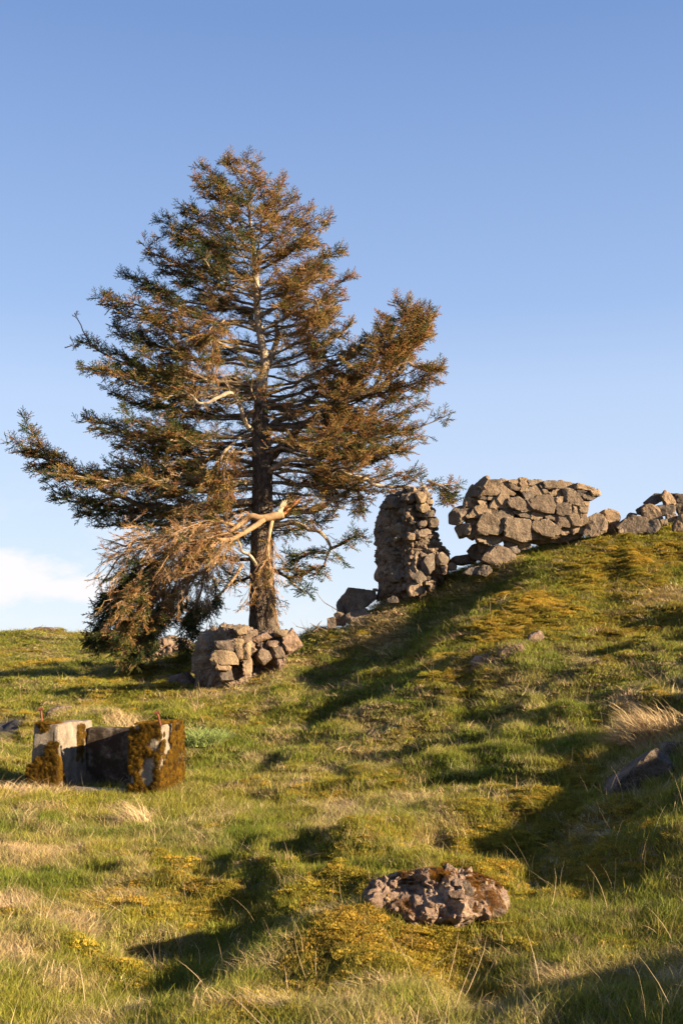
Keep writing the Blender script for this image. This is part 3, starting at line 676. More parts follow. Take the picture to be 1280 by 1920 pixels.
# --- boulders lying loose: (outline in a zoomed crop, crop, label)
C1 = (840, 880, 4.267); C3 = (1060, 900, 5.818); C7 = (560, 1080, 6.4); C2 = (680, 900, 5.818)
BO = [
 ([(285,730),(345,625),(440,615),(525,680),(480,760),(370,770)], C1, 23.5, 'large grey angular boulder propping up the left end of the stone wall remnant'),
 ([(450,600),(480,582),(530,600),(575,650),(560,668),(490,640)], C1, 23.7, 'oblong boulder wedged on the right shoulder of the large grey propping boulder'),
 ([(560,620),(600,555),(655,590),(660,615),(600,640)], C1, 23.8, 'pointed stone under the largest square block of the wall'),
 ([(160,650),(235,590),(300,640),(290,720),(210,715)], C1, 24.1, 'dark shaded boulder behind the large grey propping boulder'),
 ([(5,745),(90,690),(190,675),(210,740),(110,758)], C1, 24.3, 'long dark boulder on the skyline between the pillar and the wall'),
 ([(240,590),(340,600),(330,655),(260,660)], C1, 23.95, 'reddish brown stone tucked beneath the wall overhang'),
 ([(235,840),(280,770),(340,785),(355,815),(300,850)], C1, 23.1, 'rounded brown stone in the grass below the propping boulder'),
 ([(120,835),(170,790),(240,780),(240,838)], C1, 23.2, 'low shaded stone left of the rounded brown stone in the grass'),
 ([(1090,500),(1120,400),(1190,355),(1250,380),(1268,490),(1180,528)], C1, 23.6, 'tall lichened boulder leaning against the right foot of the wall'),
 ([(370,360),(480,322),(580,350),(595,430),(560,475),(480,480),(430,420)], C3, 23.9, 'round capped boulder perched beside the leaning lichened boulder'),
 ([(440,480),(565,475),(560,560),(450,565)], C3, 24.0, 'dark stone underneath the perched round boulder'),
 ([(575,480),(700,400),(860,400),(880,575),(650,590)], C3, 23.6, 'broad dark boulder with white lichen at the left foot of the rubble heap'),
 ([(685,375),(735,355),(780,375),(770,402),(690,402)], C3, 24.0, 'small knob of stone on top of the broad lichened boulder'),
 ([(850,310),(930,265),(1000,300),(1040,420),(1010,445),(870,430)], C3, 23.75, 'upright sunlit brown block in the rubble heap'),
 ([(870,440),(1010,440),(1020,530),(950,565),(880,570)], C3, 23.55, 'grey shaded block right of the broad lichened boulder'),
 ([(780,315),(860,270),(890,300),(850,372),(795,368)], C3, 23.95, 'dark wedge of stone left of the upright sunlit block'),
 ([(870,240),(980,150),(1050,150),(1060,210),(960,265)], C3, 24.1, 'slanting dark slab forming the left slope of the heap'),
 ([(1050,160),(1085,118),(1150,160),(1200,245),(1190,262),(1100,262)], C3, 23.9, 'pointed sunlit stone crowning the rubble heap'),
 ([(1140,150),(1280,165),(1340,260),(1210,255)], C3, 24.3, 'dark slab behind the pointed crowning stone'),
 ([(1010,280),(1100,265),(1200,280),(1180,362),(1050,385)], C3, 23.85, 'dark angular stone below the pointed crowning stone'),
 ([(1110,370),(1170,358),(1208,400),(1165,450),(1115,445)], C3, 23.6, 'small sunlit brown stone low in the middle of the heap'),
 ([(1190,490),(1240,390),(1340,380),(1340,540),(1190,540)], C3, 23.5, 'reddish boulder at the right edge of the rubble heap'),
 ([(1200,265),(1335,265),(1335,375),(1250,378)], C3, 23.95, 'dark stone resting on the reddish boulder at the right edge'),
 ([(585,545),(612,530),(625,580),(590,590)], C3, 23.6, 'small upright chip of stone in the gap between the two boulder groups'),
 ([(1035,440),(1105,430),(1110,490),(1040,495)], C3, 23.55, 'small mossy stone in front of the upright sunlit block'),
 ([(470,330),(590,165),(700,175),(890,185),(905,270),(700,430),(490,450)], C7, 24.3, 'big near-black boulder on the slope left of the rubble pillar'),
 ([(455,350),(510,345),(530,440),(470,430)], C7, 24.3, 'small dark stone at the left edge of the near-black boulder'),
 ([(345,510),(425,500),(440,600),(350,620)], C7, 24.0, 'brown block of stone halfway down the slope left of the near-black boulder'),
 ([(430,460),(470,440),(560,470),(560,590),(440,585)], C7, 24.1, 'rough grey stone in shade between the near-black boulder and the brown block'),
 ([(890,150),(940,150),(945,180),(895,182)], C7, 24.4, 'tiny pale stone on top of the rubble left of the pillar'),
 ([(560,470),(800,400),(860,470),(820,560),(600,560)], C7, 24.0, 'flat grey stone half buried below the near-black boulder'),
 ([(270,1300),(330,1270),(390,1290),(380,1335),(280,1340)], C2, 23.7, 'rounded dark stone half buried at the left foot of the pillar'),
 ([(925,920),(965,905),(1020,935),(1010,975),(940,980)], C2, 23.9, 'pinkish stone at the right foot of the pillar'),
 ([(490,1190),(560,1120),(640,1150),(650,1230),(520,1260)], C2, 23.6, 'brown stone leaning on the front foot of the pillar'),
]
for i, (poly, C, Y, lab) in enumerate(BO):
    pp = zc(poly, *C); w = (max(p[0] for p in pp)-min(p[0] for p in pp))*Y/FPX
    mt = M['dark_stone'] if any(k in lab for k in ('dark', 'near-black', 'grey', 'shaded')) else M['stone']  # stones described as shaded also go darker: their shade is put into the colour
    o = poly_stone('boulder', pp, Y, min(.75, max(.2, w*.8)), mt, None, 4, 300+i, 6, .84, .95, .05, 1.14, .35, yaw=-1.6 if 'near-black' in lab and 'big' in lab else None)
    tag(o, lab, 'boulder')
SM = [([(889,1252),(898,1243),(915,1240),(920,1250),(905,1256)], 'small flat grey stone lying in the moss, leftmost of three on the sunny slope'),
      ([(944,1236),(952,1226),(968,1224),(975,1233),(960,1240)], 'small pale stone in the moss, middle one of three on the sunny slope'),
      ([(996,1208),(1000,1200),(1010,1196),(1015,1202),(1008,1210)], 'small pinkish stone in a hollow, topmost of three on the sunny slope')]
for i, (poly, lab) in enumerate(SM):
    cx = np.mean([p[0] for p in poly]); cy = max(p[1] for p in poly); g = ground_at(cx, cy)
    so = tag(poly_stone('stone', poly, g[1]-.05, .25, M['pinkish'], None, 3, 380+i, 6, grow=1.9), lab, 'stone'); so.location.z += .07

# --- rubble pillar
pil = empty('rubble_pillar', Pw(770, 1118, 24.0)); tag(pil, 'tall upright pillar of rough mortared rubble left of the wall remnant', 'pillar')
OUT = [(265,180),(360,160),(480,130),(640,118),(700,150),(760,210),(750,300),(785,370),(770,400),(820,430),(825,480),(800,530),(830,590),(830,640),(850,720),(960,790),(940,850),(935,900),(920,1000),(900,1060),(840,1090),(780,1200),(560,1290),(170,1290),(180,1130),(165,900),(140,740),(145,460),(200,290),(245,200)]
OUTP = zc(OUT, *C2); SHP = (768, -.95, .25)
pc, _, _ = star_body('rubble_core', OUTP, 23.75, .50, M['rubble'], pil, 6, 5, ((.10, 2.0), (.11, 4.5), (.06, 11), (.03, 24)), grow=1.0, p=3.2, shear=SHP)
ol = np.array([p for p in OUTP]); r = np.random.default_rng(5)
def span(py):
    xs = []
    for i in range(len(ol)):
        a, b = ol[i], ol[(i+1) % len(ol)]
        if (a[1]-py)*(b[1]-py) < 0: xs.append(a[0]+(b[0]-a[0])*(py-a[1])/(b[1]-a[1]))
    return (min(xs), max(xs)) if len(xs) > 1 else None
py = 1112
while py > 926:
    hh = r.uniform(4, 13); s_ = span(py)
    if s_:
        xc, a = (s_[0]+s_[1])/2, (s_[1]-s_[0])/2
        th = -1.75
        while th < 1.6:
            w = r.uniform(6, 15)*(1.3 if r.uniform() < .2 else 1); th += w/max(a, 20)*1.0
            sgn = math.sin(th); x = xc + (a-7)*math.copysign(abs(sgn)**.8, sgn); yd = -0.37*max(0, math.cos(th))**.5 + float(shear_y(Pw(x, 1000, 24)[0], 24, SHP))
            if r.uniform() < .48: continue
            c = Pw(x, py-hh/2+r.uniform(-2, 2), 24.15); s__ = 24.15/FPX
            ms = boulder_mesh('stone', w*s__*.66, r.uniform(.07, .13), hh*s__*.6, int(r.integers(1e6)), 2, 10, .09)
            o = obj('stone', ms, M['rubble'] if r.uniform() < .55 else M['dark_stone'], pil, np.array([c[0], 24.15+yd+r.uniform(-.05, .06), c[2]])-np.array(pil.location))
            o.rotation_euler = (r.normal(0, .2), r.normal(-.08, .22), th*.6+r.normal(0, .2))
    py -= hh*.8
for i, (poly, mt) in enumerate([([(465,640),(490,590),(560,575),(570,650),(530,665)], 'stone'), ([(700,430),(760,410),(825,430),(822,500),(720,510)], 'stone'),
    ([(600,450),(690,430),(690,500),(620,510)], 'dark_stone'), ([(800,800),(900,800),(945,860),(900,950),(820,930)], 'stone'), ([(640,900),(760,790),(800,830),(790,960),(700,1050),(640,980)], 'dark_stone'),
    ([(520,1010),(640,990),(690,1080),(600,1120),(530,1080)], 'dark_stone'), ([(690,190),(765,215),(762,262),(690,255)], 'stone'), ([(590,260),(690,240),(740,330),(650,345),(600,320)], 'ochre_stone'),
    ([(430,150),(560,125),(600,200),(520,250),(430,220)], 'rubble'), ([(560,130),(650,118),(700,160),(680,240),(600,250)], 'ochre_stone'), ([(260,190),(340,170),(420,200),(400,290),(280,290)], 'rubble'),
    ([(330,640),(380,600),(450,600),(450,640),(350,680)], 'rubble'), ([(550,560),(700,530),(750,570),(640,640),(560,630)], 'rubble'), ([(690,340),(780,320),(785,390),(700,415),(650,400)], 'dark_stone'),
    ([(860,950),(925,935),(920,1010),(880,1030)], 'pinkish'), ([(280,980),(430,970),(430,1080),(300,1110)], 'dark_stone')]):
    poly_stone('stone', zc(poly, *C2), 23.50+r.uniform(-.04, .05)+float(shear_y(Pw(zc(poly, *C2)[0][0]+5, 1000, 24)[0], 24, SHP)), .4, M[mt], pil, 3, 500+i, 6, .8, .95, .05, 1.0, .3, yaw=r.uniform(0, .4))

# --- lower ruin stumps in front of the tree
C4 = (320, 1140, 4.267)
st1 = empty('masonry_stump', Pw(410, 1290, 21.6)); tag(st1, 'square broken masonry stump with a projecting block, left of the spruce trunk base', 'masonry stump')
star_body('mortar_body', zc([(120,660),(110,420),(160,300),(200,180),(300,150),(340,160),(370,122),(500,125),(590,135),(640,200),(640,520),(620,640),(330,700),(130,670)], *C4), 21.5, .55, M['rubble'], st1, 6, 11, ((.09, 1.8), (.09, 5), (.05, 13)), shear=(436, -.95, .7), hollows=((345, 1278, 12, 10, .25), (392, 1225, 12, 5, .12)))
for i, (poly, mt, dy) in enumerate([([(505,150),(590,132),(605,205),(540,225)], 'ochre_stone', -.08), ([(350,270),(500,258),(525,330),(360,335)], 'rubble', -.07), ([(335,345),(420,338),(525,355),(530,455),(340,455)], 'ochre_stone', -.13),
    ([(360,455),(475,455),(470,505),(360,500)], 'stone', -.12), ([(580,290),(635,290),(630,400),(582,402)], 'ochre_stone', -.04), ([(590,410),(640,405),(640,530),(600,520)], 'stone', -.02),
    ([(380,520),(480,500),(500,580),(390,590)], 'dark_stone', -.05), ([(520,260),(575,240),(575,400),(530,420)], 'ochre_stone', -.05)]):
    poly_stone('stone', zc(poly, *C4), 21.42+dy, .45, M[mt], st1, 4, 600+i, 5, .84, .96, .03, 1.02, .12, yaw=.35)
st2 = empty('masonry_stump', Pw(510, 1262, 22.3)); tag(st2, 'low broken masonry lump with a sunlit pointed right end, in front of the spruce trunk', 'masonry stump')
star_body('mortar_body', zc([(640,450),(650,230),(760,180),(910,190),(940,200),(1040,300),(930,380),(880,520),(650,540)], *C4), 22.1, .5, M['pinkish'], st2, 6, 12, ((.07, 2), (.06, 5), (.03, 12)), hollows=((492, 1250, 20, 12, .45),))
for i, (poly, mt) in enumerate([([(910,230),(965,155),(1050,300),(940,375),(915,320)], 'pinkish'), ([(660,240),(760,190),(800,240),(690,275)], 'pinkish'), ([(700,340),(770,330),(798,400),(740,455),(690,420)], 'rubble'),
    ([(760,265),(870,270),(870,315),(770,315)], 'pinkish'), ([(820,185),(930,185),(920,215),(830,220)], 'ochre_stone'), ([(800,330),(900,320),(915,400),(820,400)], 'dark_stone')]):
    poly_stone('stone', zc(poly, *C4), 21.95+RNG.uniform(-.1, .05), .45, M[mt], st2, 4, 640+i, 6, .84, .96, .045, 1.0, .2, yaw=.3)
far = empty('masonry_remnant', Pw(305, 1252, 33)); tag(far, 'distant pale rubble wall remnant seen beneath the drooping broken bough', 'wall remnant')
star_body('mortar_body', [(262,1250),(268,1215),(290,1198),(320,1194),(352,1200),(360,1245),(350,1262),(270,1262)], 32.8, .8, M['rubble'], far, 5, 14, ((.1, 1.5), (.08, 4)))
r = np.random.default_rng(15); pm = [boulder_mesh('stone', .10, .08, .07, 70+k, 2, 8) for k in range(5)]
for k in range(90):
    x, y = r.uniform(266, 352), r.uniform(1202, 1252); c = Pw(x, y, 32.2+r.uniform(-.12, .1))
    o = obj('stone', pm[k % 5], M['pinkish'], far, c-np.array(far.location)); s_ = r.uniform(.6, 1.6); o.scale = (s_, s_, s_); o.rotation_euler = r.uniform(0, 6, 3)
for poly, mt, nm, lab, c, Y in [
    ([(288,1282),(300,1268),(322,1266),(312,1280)], 'dark_stone', 'boulder', 'flat dark stone in the short grass left of the square masonry stump', 'boulder', 22.5),
    ([(312,1284),(322,1268),(350,1262),(362,1280),(345,1288)], 'pinkish', 'boulder', 'low grey rubble mound touching the left foot of the masonry stump', 'boulder', 22.3),
    ([(52,1184),(62,1178),(95,1177),(100,1186)], 'pinkish', 'boulder', 'flat brown outcrop on the crest of the distant left hill', 'boulder', 47),
    ([(86,1346),(96,1332),(110,1325),(126,1326),(120,1338),(100,1350)], 'rubble', 'boulder', 'tilted grey slab in the grass behind the left concrete post', 'boulder', 18.6)]:
    g = ground_at(np.mean([p[0] for p in poly]), max(p[1] for p in poly)-2); Yg = g[1] if abs(g[1]-Y) < 6 else Y
    tag(poly_stone(nm, poly, Yg-.1, .6, M[mt], None, 4, 700+int(poly[0][0]), 8, grow=1.1), lab, c)

# --- slab showing in the right bank
bk = poly_stone('boulder', [(1148,1500),(1162,1474),(1190,1446),(1215,1428),(1238,1420),(1262,1430),(1265,1500),(1200,1530)], ground_at(1205, 1470)[1]-.05, .6, M['dark_stone'], None, 5, 720, 6, grow=1.15, amp=.05)
tag(bk, 'grey slab bedded in the shaded bank at the right edge', 'boulder')
bk = poly_stone('boulder', [(1240,1412),(1252,1396),(1290,1392),(1300,1420),(1250,1428)], ground_at(1262, 1420)[1]-.1, .4, M['dark_stone'], None, 4, 721, 6)
tag(bk, 'dark stone under the overhanging straw at the right edge', 'boulder')

# --- foreground conglomerate lump
C8 = (560, 1560, 2.56)
LY = ground_at(820, 1760)[1]+.10; lump = empty('conglomerate_block', Pw(815, 1765, LY)); tag(lump, 'rough lump of pebbly old concrete with orange moss in the foreground turf', 'concrete lump')
LO = [(310,280),(330,245),(400,215),(450,180),(520,162),(640,185),(800,192),(900,240),(1000,330),(1025,385),(940,480),(880,550),(790,610),(650,600),(590,530),(490,460),(430,400),(340,350)]
LOP = zc(LO, *C8)
lb, LV, LN = star_body('pebbly_body', [(a, b+14+(1700-b)*.10) for a, b in LOP], LY, .32, M['pinkish'], lump, 6, 21, ((.07, 2.6), (.045, 7), (.030, 15), (.015, 32)), grow=1.08, shear=(850, .12, .5), hollows=((560+540/2.56, 1560+275/2.56, 34, 12, .15), (560+700/2.56, 1560+450/2.56, 30, 15, .06), (560+860/2.56, 1560+470/2.56, 14, 18, .1)), p=2.6)
lo = np.array(lb.location)
r = np.random.default_rng(31)
front = np.where((LN[:, 1] < -.15) | (LN[:, 2] > .3))[0]
pm = [boulder_mesh('pebble', .017, .015, .012, 170+k, 2, 9, .05) for k in range(8)]
for k in range(290):
    i = front[r.integers(len(front))]; s_ = r.uniform(.4, 1.2)*(1.6 if r.uniform() < .10 else 1)
    o = obj('pebble', pm[k % 8], M['pinkish'] if r.uniform() < .55 else M['ochre_stone'], lump, LV[i]+lo - LN[i]*.003)
    o.scale = (s_, s_, s_); o.rotation_euler = r.uniform(0, 6, 3)
for i, (poly, mt) in enumerate([([(778,238),(810,240),(845,300),(835,325),(805,310)], 'dark_stone'), ([(582,455),(620,425),(690,455),(690,500),(620,500)], 'dark_stone'), ([(720,290),(790,285),(800,320),(740,325)], 'pinkish'),
    ([(500,430),(560,428),(570,450),(520,452)], 'pinkish'), ([(860,240),(890,235),(895,262),(870,268)], 'pinkish'), ([(640,520),(690,500),(700,540),(660,548)], 'pinkish')]):
    q = np.mean(np.array(zc(poly, *C8)), 0); w = Pw(q[0], q[1], LY); j = np.argmin((LV[:, 0]+lo[0]+lump.location.x-w[0])**2+(LV[:, 2]+lo[2]+lump.location.z-w[2])**2 + (LV[:, 1] > 0)*9)
    poly_stone('stone', zc(poly, *C8), LV[j, 1]+lo[1]+lump.location.y-.02, .08, M[mt], lump, 4, 740+i, 5, amp=.04)

# ------------------------------------------------------------------ moss growing on stone
def moss_on(name, parent, pos, nrm, size, n, c1, c2, seed, label=None):
    r = np.random.default_rng(seed); k = r.integers(0, len(pos), n); p = pos[k]; q = nrm[k]
    pol = np.arccos(np.clip(q[:, 2], -1, 1)); yaw = np.arctan2(q[:, 1], q[:, 0]); s_ = size*r.uniform(.6, 1.3, n)
    u = np.clip(r.normal(.5, .35, n), 0, 1)[:, None]; col = (np.array(c1)*(1-u)+np.array(c2)*u)*(1+r.normal(0, .15, (n, 1)))
    return scatter(name, G_MOSS, p, np.stack([r.normal(0, .15, n), pol, yaw], -1), np.stack([s_, s_, s_*r.uniform(.7, 1.3, n)], -1), r.integers(0, 3, n), np.clip(col, .01, .6), M['mossleaf'], parent, label)
OR1, OR2 = (0.13, 0.065, 0.008), (0.30, 0.15, 0.012)
def near_px(V, lo, spots, C, Y):
    k = np.zeros(len(V), bool)
    for (x, y, rx, ry) in spots:
        w = Pw(C[0]+x/C[2], C[1]+y/C[2], Y); s_ = Y/FPX/C[2]
        k |= (((V[:, 0]+lo[0]-w[0])/(rx*s_))**2+((V[:, 2]+lo[2]-w[2])/(ry*s_))**2) < 1+.7*vnoise(V*25, 3)
    return k
LW = LV+lo; off = np.array(lump.location)
sel = near_px(LV, lo+off, [(515,185,60,28),(930,330,90,55),(870,240,50,40),(500,350,60,25),(690,215,60,20),(980,350,50,30)], C8, LY) & ((LN[:, 1] < .3) | (LN[:, 2] > .2))
moss_on('moss', lump, LW[sel], LN[sel], .26, 520, (0.10, 0.045, 0.006), (0.25, 0.11, 0.012), 41)

# ------------------------------------------------------------------ concrete U-shaped footing
bx = empty('concrete_footing', Pw(160, 1470, 14.4)); tag(bx, 'mossy U-shaped concrete footing with two rusty bolts, lower left', 'concrete footing')
yaw = math.radians(-12); bu = np.array([math.cos(yaw), math.sin(yaw), 0]); bv = np.array([-math.sin(yaw), math.cos(yaw), 0]); FY = ground_at(90, 1484)[1]+.06; C0 = Pw(63, 1357, FY); KS = FY/14.3*.97
def slab(name, u0, u1, v0, v1, z0, z1, mat, seed, flare=0.0, res=.035):
    V, F = [], []; n = 0; sz = [u1-u0, v1-v0, z1-z0]
    for axn in range(3):
        for sd in (0, 1):
            a, b = [k for k in range(3) if k != axn]; na, nb = max(2, int(sz[a]/res)), max(2, int(sz[b]/res))
            A, B = np.meshgrid(np.linspace(0, 1, na+1), np.linspace(0, 1, nb+1), indexing='ij'); q = np.zeros((A.size, 3)); q[:, a] = A.ravel(); q[:, b] = B.ravel(); q[:, axn] = sd
            V.append(q); w = nb+1
            for i in range(na):
                for j in range(nb):
                    f = [n+i*w+j, n+(i+1)*w+j, n+(i+1)*w+j+1, n+i*w+j+1]; flip = (sd == 1) == (axn == 1)
                    F.append(f[::-1] if flip else f)
            n += len(q)
    q = np.vstack(V); low = (1-q[:, 2]); fl = flare*low*low
    e = np.minimum(np.minimum(q[:, 0], 1-q[:, 0])*sz[0], np.minimum(q[:, 1], 1-q[:, 1])*sz[1])
    U = u0+q[:, 0]*sz[0] + (q[:, 0]-.5)*2*fl; Vv = v0+q[:, 1]*sz[1] + (q[:, 1]-.5)*2*fl; Z = z0+q[:, 2]*sz[2]
    U = U*KS; Vv = Vv*KS; Z = Z*KS
    Wd = C0+U[:, None]*bu+Vv[:, None]*bv+np.stack([0*Z, 0*Z, Z], -1)
    nz_ = np.stack([fbm(Wd*6+seed, seed, 4), fbm(Wd*6+seed+9, seed+1, 4), fbm(Wd*6+seed+20, seed+2, 4)], -1)
    edge = (np.sum(np.minimum(q, 1-q)*np.array(sz) < .02, axis=1) >= 2); ctr = np.array([.5, .5, .5])
    Wd = Wd + nz_*.010; pull = ((ctr-q)[:, 0:1]*bu+(ctr-q)[:, 1:2]*bv)*.03 + np.array([0, 0, 1])*((ctr-q)[:, 2:3])*.02
    Wd = Wd + pull*edge[:, None]*(.6+.8*np.abs(vnoise(Wd*9, seed)))[:, None]
    me = mesh_from(name, Wd-np.array(bx.location), F); bm_ = bmesh.new(); bm_.from_mesh(me); bmesh.ops.remove_doubles(bm_, verts=bm_.verts, dist=.0008); bmesh.ops.recalc_face_normals(bm_, faces=bm_.faces); bm_.to_mesh(me); bm_.free()
    return obj(name, me, mat, bx)
lp = slab('left_wall', 0, .34, 0, 1.08, -.86, 0, M['concrete'], 1, .05)
cutm = slab('bolt_slot', .265, .305, -.05, .10, -.26, -.06, M['stained'], 9, res=.1)
bo = lp.modifiers.new('slot', 'BOOLEAN'); bo.operation = 'DIFFERENCE'; bo.object = cutm; bo.solver = 'EXACT'
bpy.context.view_layer.update(); dg = bpy.context.evaluated_depsgraph_get(); nm_ = bpy.data.meshes.new_from_object(lp.evaluated_get(dg)); lp.modifiers.clear(); lp.data = nm_
bpy.data.objects.remove(cutm)
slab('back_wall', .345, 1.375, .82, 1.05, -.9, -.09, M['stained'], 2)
slab('right_wall', 1.38, 1.70, -.02, .80, -.9, 0.0, M['concrete'], 3, .05)
slab('floor_sill', .36, 1.37, .0, .10, -.9, -.78, M['concrete'], 4)
def uvz(u, v, z): return C0+(u*bu+v*bv+np.array([0, 0, z]))*KS-np.array(bx.location)
def patch_pts(fn, n, nrm, seed, keep):
    r = np.random.default_rng(seed); a, b = r.uniform(0, 1, n), r.uniform(0, 1, n); P_ = np.array([fn(x, y) for x, y in zip(a, b)]); ns = fbm(P_*5, seed, 3)
    k = keep(a, b, ns); return P_[k], np.tile(nrm, (k.sum(), 1))
parts = []
parts.append(patch_pts(lambda a, b: uvz(-.04+.40*a, -.035, -.80+.56*b), 1700, -bv, 1, lambda a, b, n: (b < .74+.35*n+.2*a)))                   # left end, lower
parts.append(patch_pts(lambda a, b: uvz(.37, -.03+.28*a, -.86+.55*b), 400, bu, 2, lambda a, b, n: (b < .9-.9*a+.2*n)))
parts.append(patch_pts(lambda a, b: uvz(.34*a, .3*b, .005), 250, np.array([0, 0, 1.0]), 3, lambda a, b, n: (a < .8+n*.3)))
parts.append(patch_pts(lambda a, b: uvz(.24*a, -.012, -.10*b), 150, -bv, 4, lambda a, b, n: b < .6+n))
parts.append(patch_pts(lambda a, b: uvz(1.345+.38*a, -.055, -.88+.90*b), 2200, -bv, 5, lambda a, b, n: (n > -.45) & ~(((a-.62)/.24)**2+((b-.36)/.20)**2 < 1+n*.9) & ~(((a-.78)/.2)**2+((b-.72)/.12)**2 < 1+n*.8)))
parts.append(patch_pts(lambda a, b: uvz(1.74, -.03+.84*a, -.88+.90*b), 2400, bu, 6, lambda a, b, n: (n > -.12) & ~((np.abs(a-.30) < .05) & (b > .6)) & ~((np.abs(a-.66) < .05) & (b > .6))))
parts.append(patch_pts(lambda a, b: uvz(1.38+.32*a, .8*b, .01), 900, np.array([0, 0, 1.0]), 7, lambda a, b, n: n > -.5))
parts.append(patch_pts(lambda a, b: uvz(.352, .55+.25*a, -.55+.50*b), 130, bu, 8, lambda a, b, n: n > -.1))
P_ = np.vstack([p[0] for p in parts]); Nn = np.vstack([p[1] for p in parts])
moss_on('moss', bx, P_, Nn, .38, 6500, (0.06, 0.032, 0.005), (0.30, 0.165, 0.014), 43)
for (x0, y0, x1, y1) in [(79, 1352, 77, 1330), (301, 1354, 295, 1336)]:
    b = Buf(); p0, p1 = Pw(x0, y0+6, FY+.15 if x0 < 100 else FY-.45), Pw(x1, y1, FY+.15 if x0 < 100 else FY-.45)
    b.tube([p0, (p0+p1)/2+[.004, 0, 0], p1], .012, 8, .1); b.tube([p1-[.028, 0, 0.004], p1+[.028, 0, .006]], .017, 8, .15)
    obj('rusty_bolt', b.mesh('rusty_bolt'), M['rust'], bx, -np.array(bx.location))

# ------------------------------------------------------------------ the spruce
TY = 28.0
tree = empty('spruce_tree', Pw(495, 1192, TY)); tag(tree, 'tall half-dead spruce with rust brown foliage and a torn hanging bough', 'tree')
TO = np.array(tree.location)
def T(px, py, dy=0.0): return Pw(px, py, TY+dy)
trunk_px = [(495,1205),(493,1150),(491,1080),(491,1000),(492,930),(492,880),(490,830),(488,790),(488,750),(492,715),(497,680),(490,640),(484,600),(481,560),(480,520),(476,470),(470,420),(463,365),(458,326)]
trunk_r = [.40,.335,.30,.275,.26,.25,.24,.215,.15,.125,.115,.10,.09,.08,.072,.06,.045,.03,.008]
tp = spline([T(*q) for q in trunk_px], 90); tr = np.interp(np.linspace(0, 1, 90), np.linspace(0, 1, len(trunk_r)), trunk_r)
b = Buf(); b.tube(tp, tr, 18, .05)
TZ = tp[:, 2]
me = b.mesh('trunk', True); me.materials.append(M['bark']); me.materials.append(M['pale_bark'])
zz = np.empty(len(me.vertices)*3, np.float32); me.vertices.foreach_get('co', zz); zz = zz.reshape(-1, 3)
mi = np.array([1 if zz[p.vertices[0], 2]+2.2*(random.random()-.5)*(random.random()) > T(490, 745)[2] else 0 for p in me.polygons], np.int32); me.polygons.foreach_set('material_index', mi)
obj('trunk', me, None, tree, -TO)
def trunk_at(z):
    i = np.clip(np.searchsorted(TZ, z), 1, len(TZ)-1); t = (z-TZ[i-1])/(TZ[i]-TZ[i-1]+1e-9); t = min(1, max(0, t)); return tp[i-1]*(1-t)+tp[i]*t, tr[i-1]*(1-t)+tr[i]*t
# second leader
b = Buf(); q = spline([T(497,690,.1), T(512,660,.2), T(520,630,.3), T(516,600,.3)], 10); b.tube(q, np.linspace(.09, .05, 10), 10, .06); obj('broken_leader', b.mesh('broken_leader', True), M['pale_bark'], tree, -TO)

SP = {k: [] for k in ('p', 'd', 's', 'i', 'c', 'r')}
GREEN, OLIVE, RUST, GOLD, DEAD = map(np.array, ((0.040, 0.062, 0.020), (0.10, 0.105, 0.026), (0.29, 0.145, 0.055), (0.33, 0.21, 0.065), (0.38, 0.225, 0.115)))
tg = np.random.default_rng(99)
def sprig(p, d, size, brown, bare=0.0):
    d = d/(np.linalg.norm(d)+1e-9); u = tg.uniform()
    br = brown + .10 + tg.normal(0, .22)
    if bare > tg.uniform(): idx = 3 + int(tg.integers(0, 2)); c = DEAD*tg.uniform(.6, 1.2)
    else:
        idx = int(tg.integers(0, 3))
        c = GREEN if br < .25 else OLIVE if br < .5 else (GOLD if u < .45 else RUST)
        if br >= .5 and u > .85: c = OLIVE
        c = c*tg.uniform(.7, 1.3)
    SP['p'].append(p); SP['d'].append(d); SP['s'].append(size); SP['i'].append(idx); SP['c'].append(c)
UP = np.array([0, 0, 1.0])
def norm(v): return v/(np.linalg.norm(v)+1e-9)
